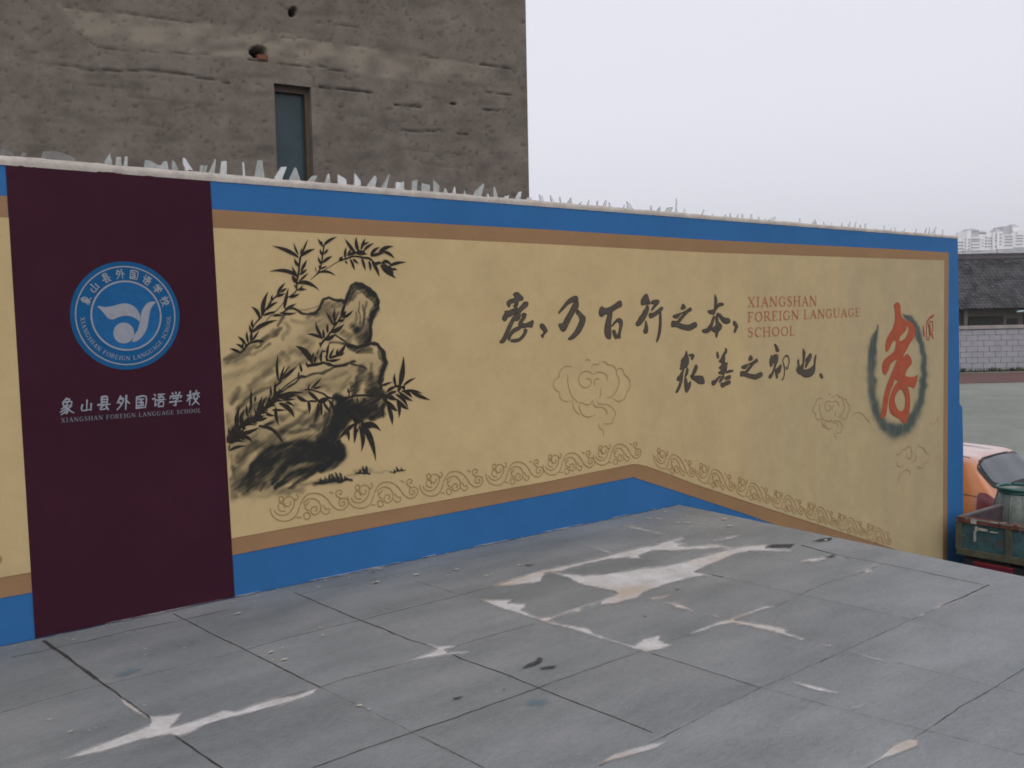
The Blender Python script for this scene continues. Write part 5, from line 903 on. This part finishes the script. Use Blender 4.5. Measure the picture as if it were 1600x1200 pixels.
for i in range(170): dbox(mb, 8+i*.318, 8+i*.318+.29, D1-.16, D1+.16, zr+.20+random.uniform(-.01, .015), zr+.27+random.uniform(-.01, .02))
mb.build('ridge', M['ridge'], roof)
mb = MB()
for q in [(1548,447.5),(1526.5,456),(1558.5,461),(1517.5,460.5),(1531,467),(1525.5,442),(1506,450.5),(1568,409.5),(1583,408),(1592,406.8),(1521,409),(1507,411.5)]:
    t = (482.5-q[1])/(482.5-404); d = D0+(D1-D0)*t; c = at_depth(q[0], q[1], d-.12); wq = random.uniform(.03, .07)*(2.6 if q[1] < 412 else 1)
    l = c @ RT; mb = MB(); dbox(mb, l-wq, l+wq, d-.14, d-.02, c[2]-.014, c[2]+.014); mb.build('broken_tile', M['paleflake'], roof)
mb = MB(); mb.add([DL(D1, 8, zr-.05), DL(D1, 62, zr-.05), DL(D1+4, 62, ze), DL(D1+4, 8, ze)], [(0, 1, 2, 3)]); mb.build('roof', M['tile'], hs_)
mb = MB(); dbox(mb, 9, 61, D0+.7, D1+3.4, GROUND, ze+.3); mb.build('wall', M['housewall'], hs_)
for a, b, y0, y1 in ((1512, 1566, 493.5, 507), (1572, 1589, 497, 508), (1598, 1640, 489, 508), (1462, 1490, 494, 507)):
    p0, p1 = at_depth(a, y1, D0+.7), at_depth(b, y0, D0+.7); mb = MB(); dbox(mb, p0 @ RT, p1 @ RT, D0+.64, D0+.72, p0[2]-.3, p1[2]); mb.build('window', M['darkwood'], hs_)
mb = MB(); q = at_depth(1507, 495, D0+.4); dbox(mb, q @ RT-.1, q @ RT+.1, D0+.3, D0+.5, GROUND, ze+.05); mb.build('post', M['housewall'], hs_)
mb = MB(); mb.tube([at_depth(1589, 487, D0-.2), at_depth(1640, 482.5, D0-.2)], .05); mb.build('gutter_pipe', M['palepipe'], hs_)

# ---- high-rise flats on the skyline
M['hi_white'] = mat('white_highrise_render', (0.82, 0.81, 0.80), 0.85, .04, .02, .2, 0)
M['hi_grey'] = mat('grey_highrise_cladding', (0.40, 0.39, 0.41), 0.85, .05, .02, .2, 0)
M['hi_win'] = mat('grey_highrise_glazing', (0.27, 0.28, 0.30), 0.5, .08, .05, .3, 0)
DH = 700.0
def hbox(store, x0, x1, y0, y1, d0=0.0, d1=14.0, foot=None):
    a, b = at_depth(x0, y1, DH), at_depth(x1, y1, DH); t = at_depth((x0+x1)/2, y0, DH)[2]; z0 = a[2] if foot is None else foot
    dbox(store, a @ RT, b @ RT, DH+d0, DH+d1, z0, t)
def flats(label, walls, greys, roofs, bands):
    xs = [w_[0] for w_ in walls]; t = empty('apartment_tower', tuple(DL(DH+8, (at_depth(np.mean(xs), 400, DH)) @ RT, GROUND)), label, 'apartment building', 'high-rise flats on the skyline')
    m1 = MB()
    for x0, x1, y0, d in walls: hbox(m1, x0, x1, y0, 440, d, 18, GROUND)
    m1.build('wall', M['hi_white'], t)
    if greys:
        m2 = MB()
        for x0, x1, y0, y1, d in greys: hbox(m2, x0, x1, y0, y1, d, 17)
        m2.build('penthouse', M['hi_grey'], t)
    for x0, x1, y0, y1 in roofs:
        a, b = at_depth(x0, y1, DH), at_depth(x1, y1, DH); c = at_depth((x0+x1)/2, y0, DH); l0, l1 = a @ RT, b @ RT; m3 = MB()
        f = .22*(l1-l0); m3.add([DL(DH+2, l0-.4, a[2]), DL(DH+2, l1+.4, a[2]), DL(DH+14, l1+.4, a[2]), DL(DH+14, l0-.4, a[2]), DL(DH+6, l0+f, c[2]), DL(DH+6, l1-f, c[2]), DL(DH+10, l1-f, c[2]), DL(DH+10, l0+f, c[2])], [(0, 1, 5, 4), (1, 2, 6, 5), (2, 3, 7, 6), (3, 0, 4, 7), (4, 5, 6, 7), (3, 2, 1, 0)])
        m3.build('roof', M['hi_grey'], t)
    for x0, x1, y0, y1, d in bands:
        m4 = MB(); hbox(m4, x0, x1, y0, y1, d-.35, d+.4); m4.build('window', M['hi_win'], t)
def rows(x0, x1, ys, h, d): return [(x0, x1, y, y+h, d) for y in ys]
flats('white high-rise with a low grey hipped roof just right of the mural wall end',
 [(1492, 1504, 374, 3), (1504, 1507.2, 369, 2), (1507.2, 1515, 361.5, 1), (1515, 1527, 370.8, 0), (1527, 1534.2, 366, 1), (1534.2, 1540, 367, .6), (1540, 1548.5, 363.5, 3), (1548.5, 1554, 364.5, 1.2)],
 [(1515, 1527.5, 359.5, 371, 3), (1503, 1550, 391.5, 440, -1.0)], [(1509, 1526, 357, 361.3), (1528, 1538.5, 360.3, 364)],
 rows(1513.3, 1526, [373.5, 376.6, 381.8, 386.8, 391.8, 397.8], 2.1, 0)[:4]+rows(1530, 1531.8, [374.5, 379, 384], 1.8, 1)+rows(1534.8, 1537.6, [370.5, 375.2, 380, 385], 2.6, .6)+rows(1541.2, 1547.5, [371.5, 376, 380.5, 385], 1.6, 3)+rows(1551, 1553.3, [366, 370.5, 375.3, 384.2], 3, 1.2)+rows(1508.6, 1511.5, [374, 379, 384, 389], 2.2, 1)+rows(1504.3, 1506.6, [374, 379, 384, 389], 2, 2)+rows(1512, 1527, [392.2, 396.8], 1.5, -1.0)+rows(1495, 1503, [378, 383, 388, 393], 2, 3))
flats('white high-rise with a tall square grey penthouse, middle of the skyline',
 [(1554, 1562.6, 362.8, 0), (1562.6, 1577.5, 367.5, -.5), (1577.5, 1579, 365, 0)], [(1564, 1577, 354.2, 367.6, 3), (1554, 1579, 389.5, 440, -1.6)], [(1553.8, 1562.6, 357.5, 362.5)],
 rows(1563.6, 1575.7, [369.3, 373.8, 378.3, 383.2], 2.2, -.5)+rows(1556.5, 1559.4, [366, 371.5, 377, 381.8], 2.2, 0)+rows(1562.3, 1576, [389.6, 393.8], 1.1, -1.6))
flats('white high-rise under a small pointed roof at the right edge of the skyline',
 [(1579, 1589, 355.2, 1), (1579, 1593.2, 361.2, -.5), (1593.2, 1598, 365.5, .5), (1598, 1625, 364, -.5)], [(1579, 1625, 387, 440, -1.6)], [(1578.6, 1588.8, 350.6, 355)],
 rows(1581, 1592, [368.2, 372.4, 376.8, 381.9], 1.8, -.5)+rows(1580.5, 1582.6, [364], 2, -.5)+rows(1598.6, 1612, [369, 374, 379], 2.4, -.5)+rows(1581, 1591, [387.5, 391.5], 1.1, -1.6))

# ---- orange hatchback
M['carpaint'] = mat('orange_car_paint', (0.52, 0.165, 0.035), 0.22, .05, 1, 8, 0, .6)
M['carpaint'].node_tree.nodes['Principled BSDF'].inputs['Coat Weight'].default_value = .8
M['carpaint'].node_tree.nodes['Principled BSDF'].inputs['Coat Roughness'].default_value = .12
def sky_sheen(m, col, lo, hi, top):                # pale sky reflection painted into the colour of upward faces
    n = m.node_tree.nodes; l = m.node_tree.links; b = n['Principled BSDF']; src = b.inputs['Base Color'].links[0].from_socket
    g = n.new('ShaderNodeNewGeometry'); sp_ = n.new('ShaderNodeSeparateXYZ'); l.new(g.outputs['Normal'], sp_.inputs[0])
    r = n.new('ShaderNodeMapRange'); r.inputs['From Min'].default_value = lo; r.inputs['From Max'].default_value = hi; r.inputs['To Max'].default_value = top; l.new(sp_.outputs['Z'], r.inputs['Value'])
    x = n.new('ShaderNodeMixRGB'); x.inputs[2].default_value = (*col, 1); l.new(r.outputs[0], x.inputs[0]); l.new(src, x.inputs[1]); l.new(x.outputs[0], b.inputs['Base Color'])
sky_sheen(M['carpaint'], (0.50, 0.40, 0.40), .6, .95, .55)
M['carglass'] = mat('tinted_car_glass', (0.045, 0.055, 0.065), 0.08, .1, 3, 8, 0, .8)
M['carblack'] = mat('black_rubber_trim', (0.02, 0.02, 0.022), 0.55, .2, 10, 40, 0, .3)
M['redlens'] = mat('red_lamp_lens', (0.13, 0.006, 0.009), 0.14, .15, 20, 60, 0, .7)
M['clearlens'] = mat('clear_lamp_lens', (0.6, 0.6, 0.62), 0.1, .1, 20, 60, 0, .7)
M['alloy'] = mat('grey_wheel', (0.35, 0.35, 0.37), 0.35, .1, 10, 40, 0, .5, metal=.7)
cp = at_depth(1531, 714, 11.85); CX, CY = cp[0]+.55, cp[1]-.46; CZ = GROUND
car = empty('hatchback_car', (CX, CY+1.9, CZ), 'orange hatchback parked beyond the end of the mural wall', 'car')
#        y    w0   w1   wb   zb   wc   zc   wr   zr   zt
ctl = [(0.02, .62, .66, .66, .56, .62, .58, .50, .60, .61), (0.0, .72, .76, .74, .70, .70, .74, .60, .76, .77), (0.05, .76, .80, .775, .90, .745, .955, .64, .98, .99), (0.13, .78, .815, .79, .965, .745, 1.02, .63, 1.05, 1.065),
       (0.34, .79, .825, .80, .975, .735, 1.16, .60, 1.28, 1.30), (0.52, .79, .83, .81, .98, .735, 1.22, .575, 1.455, 1.485), (0.75, .79, .835, .815, .975, .735, 1.23, .575, 1.49, 1.525), (1.3, .79, .84, .82, .965, .735, 1.23, .575, 1.50, 1.545), (2.0, .79, .84, .82, .955, .735, 1.22, .57, 1.48, 1.525),
       (2.5, .79, .835, .81, .95, .725, 1.18, .55, 1.40, 1.43), (2.95, .785, .83, .80, .945, .71, 1.02, .58, 1.08, 1.10), (3.15, .78, .825, .785, .93, .70, .97, .56, 1.0, 1.02), (3.6, .75, .79, .74, .82, .66, .86, .50, .88, .895), (3.82, .68, .71, .66, .66, .58, .69, .44, .71, .72), (3.88, .60, .62, .58, .52, .52, .54, .4, .55, .56)]
def sect(c):
    y, w0, w1, wb, zb, wc, zc, wr, zr, zt = c; lo = [(-w0, .22), (-w1, .42), (-w1, .66 if zb > .7 else zb-.08), (-wb, zb), (-wc, zc), (-wr, zr), (-wr*.5, zt-.012), (0, zt)]
    pts = lo+[(-x, z) for x, z in lo[-2::-1]]; return [(x, y, z) for x, z in pts]
G = np.array([sect(c) for c in ctl]); NS = 5
G = np.stack([catmull(G[:, j], False, NS) for j in range(G.shape[1])], 1)
G = np.stack([catmull(G[i], False, NS) for i in range(G.shape[0])], 0)
nu, nv = G.shape[:2]
def carw(p): p = np.atleast_2d(p); return np.c_[p[:, 0]+CX, p[:, 1]+CY, p[:, 2]+CZ]
def grid_mesh(name, Gp, m, parent, flip=False):
    a, b = Gp.shape[:2]; f = [(i*b+j, i*b+j+1, (i+1)*b+j+1, (i+1)*b+j) for i in range(a-1) for j in range(b-1)]
    return mk(name, Gp.reshape(-1, 3), f, m, parent, smooth=True)
Wd = carw(G.reshape(-1, 3)); fb = [(i*nv+j, (i+1)*nv+j, (i+1)*nv+j+1, i*nv+j+1) for i in range(nu-1) for j in range(nv-1)]
fb += [tuple(range(nv)), tuple((nu-1)*nv+j for j in range(nv-1, -1, -1)), ] 
body_ = mk('body', Wd, fb, M['carpaint'], car, smooth=True)
bmx = bmesh.new(); bmx.from_mesh(body_.data); bmesh.ops.recalc_face_normals(bmx, faces=bmx.faces); bmx.to_mesh(body_.data); bmx.free()
def SU(u, v):                                  # smooth body surface, u along the length (station index), v around
    x, y = np.clip(u*NS, 0, nu-1.001), np.clip(v*NS, 0, nv-1.001); i, j = int(x), int(y); a, b = x-i, y-j
    return (G[i, j]*(1-a)+G[i+1, j]*a)*(1-b)+(G[i, j+1]*(1-a)+G[i+1, j+1]*a)*b
def body_patch(name, u0, u1, v0, v1, m, parent, off, rnd=.18, n=16):
    """rounded patch lying on the body, offset outwards"""
    P = np.zeros((n+1, n+1, 3))
    for i in range(n+1):
        for j in range(n+1):
            a, b = -1+2*i/n, -1+2*j/n
            # squircle mapping of the square rounds the corners
            k_ = 1-rnd; r_ = max(abs(a), abs(b)); L_ = (abs(a)**6+abs(b)**6)**(1/6) or 1; s_ = r_/L_ if r_ > 0 else 1; s_ = 1-(1-s_)*(rnd*6)
            a, b = a*s_, b*s_; u, v = u0+(u1-u0)*(a+1)/2, v0+(v1-v0)*(b+1)/2
            p = SU(u, v); du = SU(u+.05, v)-SU(u-.05, v); dv = SU(u, v+.05)-SU(u, v-.05); nn_ = np.cross(du, dv); nn_ /= np.linalg.norm(nn_)+1e-9
            c = np.array([0, p[1], .8]) ; c[1] = np.clip(p[1], .9, 3.0)
            if nn_ @ (p-c) < 0: nn_ = -nn_
            P[i, j] = p+nn_*off
    return grid_mesh(name, carw(P.reshape(-1, 3)).reshape(P.shape), m, parent)
rw = body_patch('rear_window', 3.38, 4.93, 4.72, 9.28, M['carblack'], car, .006, .30)
body_patch('rear_glass', 3.55, 4.84, 5.05, 8.95, M['carglass'], rw, .011, .30)
body_patch('windscreen', 9.1, 10.6, 5.2, 8.8, M['carglass'], car, .008, .2)
for v0, v1 in ((3.25, 4.75), (9.25, 10.75)):
    for u0, u1 in ((6.45, 7.5), (7.6, 9.2)): body_patch('side_window', u0, u1, v0, v1, M['carglass'], car, .008, .22)
for v0, v1 in ((2.5, 3.9), (10.1, 11.5)): body_patch('tail_light', 1.5, 4.2, v0, v1, M['redlens'], car, .014, .28)
for v0, v1 in ((2.6, 4.6), (9.4, 11.4)): body_patch('headlight', 11.9, 12.8, v0, v1, M['clearlens'], car, .010, .25)
def seam(name, uv, r_=.006):
    mb = MB(); P = []
    for u, v in uv:
        q = SU(u, v); P.append(q*np.array([1.0015, 1, 1.0]))
    mb.tube(carw(P), r_, 5); return mb.build(name, M['carblack'], car)
for sg_ in (0, 1):
    fv = (lambda v: v) if not sg_ else (lambda v: 14-v)
    seam('hatch_seam', [(3.4, fv(4.62)), (3.0, fv(4.35)), (2.5, fv(4.0)), (2.0, fv(3.6)), (1.5, fv(3.1))])
    seam('body_crease', [(u, fv(3.42)) for u in np.linspace(3.9, 6.2, 9)], .004)
    seam('door_seam', [(6.35, fv(v)) for v in np.linspace(1.2, 4.8, 10)]); seam('roof_gutter', [(u, fv(5.12)) for u in np.linspace(5.3, 9.0, 12)], .007)
# spoiler lip above the rear glass, side gutter lines, bumper, wheels, handles
mb = MB(); mb.tube(carw([(x, .50+.05*(abs(x)/.56)**2, 1.476-.035*(abs(x)/.56)**2) for x in np.linspace(-.55, .55, 9)]), .016, 6); mb.build('spoiler_lip', M['carblack'], car)
for s_ in (-1, 1):
    mb = MB(); mb.tube(carw([(s_*.60, y_, 1.452+.03*math.sin((y_-.75)*1.2)) for y_ in np.linspace(.78, 2.2, 7)]), .012, 6); mb.build('roof_rail', M['carblack'], car)
mb = MB(); mb.tube(carw([(x, -.02+.10*(abs(x)/.78)**4, .50) for x in np.linspace(-.78, .78, 11)]), .085, 8); mb.build('bumper', M['carpaint'], car)
for s_ in (-1, 1):
    for y_ in (.62, 3.1):
        c = carw((s_*.72, y_, .29))[0]; mb = MB(); mb.lathe(c, [(.15, -.09), (.27, -.095), (.29, -.07), (.29, .07), (.27, .095), (.15, .09)], 28, 'X'); wh = mb.build('wheel', M['carblack'], car, smooth=True)
        mb = MB(); mb.lathe((c[0]+s_*.07, c[1], c[2]), [(.001, .0), (.05, s_*.02), (.18, s_*.0), (.195, s_*.015)], 20, 'X'); mb.build('rim', M['alloy'], wh, smooth=True)
    for y_ in (1.25, 2.1): mb = MB(); q = carw((s_*.842, y_, .84))[0]; mb.box(tuple(q), (.03, .16, .03)); mb.build('door_handle', M['carpaint'], car, bevel=.008)

# ---- battered cargo truck
M['trk'] = mat('faded_teal_truck_paint', (0.030, 0.075, 0.085), 0.6, .35, 5, 30, .3, .3, col2=(0.042, 0.095, 0.10))
M['trkrust'] = mat('rusty_red_steel', (0.085, 0.028, 0.024), 0.8, .4, 6, 40, .4, .2, col2=(0.12, 0.05, 0.035))
def blotch(m, col, sc, lo, hi):                # rust and grime patches with their own outline
    n = m.node_tree.nodes; l = m.node_tree.links; b = n['Principled BSDF']; src = b.inputs['Base Color'].links[0].from_socket
    tc = n.new('ShaderNodeTexCoord'); no = n.new('ShaderNodeTexNoise'); no.inputs['Scale'].default_value = sc; no.inputs['Detail'].default_value = 7; no.inputs['Roughness'].default_value = .7
    l.new(tc.outputs['Object'], no.inputs['Vector']); r = n.new('ShaderNodeMapRange'); r.inputs['From Min'].default_value = lo; r.inputs['From Max'].default_value = hi; l.new(no.outputs['Fac'], r.inputs['Value'])
    x = n.new('ShaderNodeMixRGB'); x.inputs[2].default_value = (*col, 1); l.new(r.outputs[0], x.inputs[0]); l.new(src, x.inputs[1]); l.new(x.outputs[0], b.inputs['Base Color'])
M['trkdirt'] = None
blotch(M['trk'], (0.085, 0.050, 0.036), 5.5, .56, .64); blotch(M['trk'], (0.12, 0.15, 0.145), 9, .62, .70); blotch(M['trk'], (0.016, 0.028, 0.034), 3.5, .55, .68)
blotch(M['trkrust'], (0.16, 0.145, 0.11), 7, .56, .64); blotch(M['trkrust'], (0.16, 0.022, 0.022), 4, .58, .66)
M['trkdirt'] = mat('dirty_olive_steel', (0.085, 0.082, 0.055), 0.85, .3, 8, 40, .3, .2)
M['trkin'] = mat('brown_bed_lining', (0.06, 0.042, 0.048), 0.9, .3, 6, 30, .2, .2)
M['railsteel'] = mat('dull_rail_steel', (0.12, 0.108, 0.098), 0.7, .3, 12, 60, .1, .3)
M['scratch'] = mat('bare_worn_steel', (0.36, 0.35, 0.33), 0.5, .2, 20, 60, .1, .4)
tq = at_depth(1495.5, 806, 9.75); TX, TY, TZ = tq[0], tq[1], tq[2]
trk = empty('cargo_truck', (TX+2, TY-.8, GROUND), 'battered teal cargo truck with a rusty open bed beside the platform', 'truck')
ang = R(-3.0); TM = Matrix.Translation((TX, TY, TZ)) @ Matrix.Rotation(ang, 4, 'Z')
def tb(store, x0, x1, y0, y1, z0, z1): store.box(((x0+x1)/2, (y0+y1)/2, (z0+z1)/2), (x1-x0, y1-y0, z1-z0), 0, TM)
BW_, BL, BH = 1.62, 2.7, .33
mb = MB(); tb(mb, .03, BL, -BW_+.03, -.03, -BH-.05, -BH); mb.build('bed_floor', M['trkin'], trk)
gate = MB(); tb(gate, 0, .03, -BW_, 0, -BH, -.055); gt = gate.build('tailgate', M['trk'], trk)
mb = MB(); tb(mb, -.018, .045, -BW_, 0, -.055, 0); mb.build('top_rail', M['trkrust'], gt, bevel=.006)
mb = MB(); tb(mb, -.012, .03, -BW_, 0, -BH-.045, -BH+.02)
for y_ in (-.02, -.50, -1.06, -BW_+.02): tb(mb, -.014, .012, y_-.03, y_+.03, -BH, -.055)
mb.build('gate_frame', M['trkdirt'], gt, bevel=.005)
mb = MB()
for i in range(40):
    y_ = -random.uniform(.03, BW_-.05); l_ = random.uniform(.02, .12); tb(mb, -.0205, -.017, y_-l_, y_, -.010-random.random()*.006, -.002)
for y0, y1, z0, z1 in ((-.20, -.145, -.05, -.008), (-.30, -.21, -.105, -.085), (-.205, -.185, -.12, -.075), (-.19, -.175, -.22, -.12), (-.40, -.33, -.108, -.10)):
    tb(mb, -.0215, .002, y0, y1, z0, z1)
mb.build('paint_scratches', M['scratch'], gt)
for s0, s1 in ((-.035, 0), (-BW_, -BW_+.035)):
    mb = MB(); tb(mb, .03, BL, s0, s1, -BH, -.02); sd_ = mb.build('side_panel', M['trkin'], trk)
    mb = MB(); tb(mb, 0, BL, s0-.003, s1+.003, -.02, .001); mb.build('top_rail', M['railsteel'], sd_, bevel=.004)
mb = MB(); tb(mb, BL-.03, BL, -BW_, 0, -BH, .25); mb.build('headboard', M['trk'], trk)
mb = MB(); tb(mb, .1, 4.1, -1.15, -1.03, -BH-.2, -BH-.06); tb(mb, .1, 4.1, -.6, -.48, -BH-.2, -BH-.06); tb(mb, -.02, .12, -BW_+.1, -.1, -BH-.17, -BH-.08); tb(mb, .03, .5, -.5, -.05, -BH-.32, -BH-.06); mb.build('chassis', M['carblack'], trk)
for y_ in (-.36, -1.26):
    mb = MB(); tb(mb, -.06, -.02, y_-.20, y_+.17, -BH-.18, -BH-.075); mb.build('tail_light', M['redlens'], trk, bevel=.01)
Lh = TZ-GROUND
for x_ in (.75, 3.3):
    for y_ in (-.18, -BW_+.18):
        c = TM @ Vector((x_, y_, -Lh+.33)); mb = MB(); mb.lathe(tuple(c), [(.17, -.09), (.31, -.095), (.33, -.07), (.33, .07), (.31, .095), (.17, .09)], 28, 'Y'); wh = mb.build('wheel', M['carblack'], trk, smooth=True)
        mb = MB(); mb.lathe(tuple(c), [(.001, -.06), (.17, -.085), (.19, -.05), (.19, .05), (.17, .085), (.001, .06)], 20, 'Y'); mb.build('rim', M['trkdirt'], wh, smooth=True)
cv = [(BL+.12, -.62), (BL+.12, .62), (BL+.25, .78), (BL+1.05, .78), (BL+1.45, .22), (BL+1.55, .12), (BL+1.55, -.62)]
vs = [TM @ Vector((x, -.04, z)) for x, z in cv]+[TM @ Vector((x, -BW_+.04, z)) for x, z in cv]; k = len(cv)
cabo = mk('cab', vs, [tuple(range(k)), tuple(range(2*k-1, k-1, -1))]+[(i, k+i, k+(i+1) % k, (i+1) % k) for i in range(k)], M['trk'], trk, bevel=.04)
for y_ in (-.036, -BW_+.036):
    mk('side_window', [TM @ Vector((x, y_, z)) for x, z in ((BL+.3, .25), (BL+1.25, .25), (BL+.98, .68), (BL+.32, .68))], [(0, 1, 2, 3)], M['carglass'], cabo)
mk('windscreen', [TM @ Vector((x, y, z)) for x, y, z in ((BL+1.435, -.12, .26), (BL+1.435, -BW_+.12, .26), (BL+1.09, -BW_+.16, .74), (BL+1.09, -.16, .74))], [(0, 1, 2, 3)], M['carglass'], cabo)
mk('rear_window', [TM @ Vector((BL+.115, y, z)) for y, z in ((-.3, .3), (-BW_+.3, .3), (-BW_+.35, .6), (-.35, .6))], [(0, 1, 2, 3)], M['carglass'], cabo)

# ---- translucent plastic tub standing in the truck bed
M['tub'] = mat('cloudy_grey_green_plastic', (0.15, 0.185, 0.165), 0.35, .2, 6, 30, 0.1, .5, col2=(0.22, 0.25, 0.22), transm=.15)
M['tubrim'] = mat('dark_green_plastic_rim', (0.012, 0.085, 0.068), 0.3, .2, 10, 40, 0, .5)
bp_ = at_depth(1593.5, 762, 10.35); bf = TZ-BH; hT = bp_[2]-bf
tub = empty('plastic_tub', (bp_[0], bp_[1], bf), 'cloudy grey green plastic tub with a dark green rim standing in the truck bed', 'tub')
mb = MB(); r_ = .215
mb.lathe((bp_[0], bp_[1], bf), [(.001, 0), (r_*1.08, .0), (r_*1.16, .03), (r_*1.15, hT*.45), (r_*1.08, hT*.7), (r_*.98, hT*.86), (r_*.93, hT*.97), (r_*.90, hT*.97), (r_*.95, hT*.84), (r_*1.1, hT*.4), (r_*1.1, .04), (.001, .03)], 36); mb.build('bucket', M['tub'], tub, smooth=True)
mb = MB(); mb.tube([(bp_[0]+r_*.97*math.cos(a), bp_[1]+r_*.97*math.sin(a), bf+hT) for a in np.linspace(0, 2*math.pi, 33)], .018, 8); mb.tube([(bp_[0]+r_*.98*math.cos(a), bp_[1]+r_*.98*math.sin(a), bf+hT-.035) for a in np.linspace(0, 2*math.pi, 33)], .010, 8); mb.build('rim', M['tubrim'], tub, smooth=True)
mb = MB()
for a_ in np.linspace(0, 2*math.pi, 13)[:-1]:
    mb.tube([(bp_[0]+r_*k_*math.cos(a_), bp_[1]+r_*k_*math.sin(a_), bf+hT*t_) for k_, t_ in ((1.165, .05), (1.155, .45), (1.09, .7), (.99, .86), (.95, .95))], .006, 5)
mb.build('ribs', M['tub'], tub)

# ---- hazy air of an overcast city day, from the platform to the far flats
hz = bpy.data.materials.new('haze_air'); hz.use_nodes = True; hn = hz.node_tree.nodes; hn.clear()
pv = hn.new('ShaderNodeVolumePrincipled'); pv.inputs['Color'].default_value = (0.93, 0.93, 0.97, 1); pv.inputs['Density'].default_value = 0.0005
ho = hn.new('ShaderNodeOutputMaterial'); hz.node_tree.links.new(pv.outputs[0], ho.inputs['Volume'])
mb = MB(); mb.box((0, 0, (GROUND-1+66)/2), (5200, 5200, 66-GROUND+1)); hb = mb.build('haze', hz); tag(hb, kind='stuff')
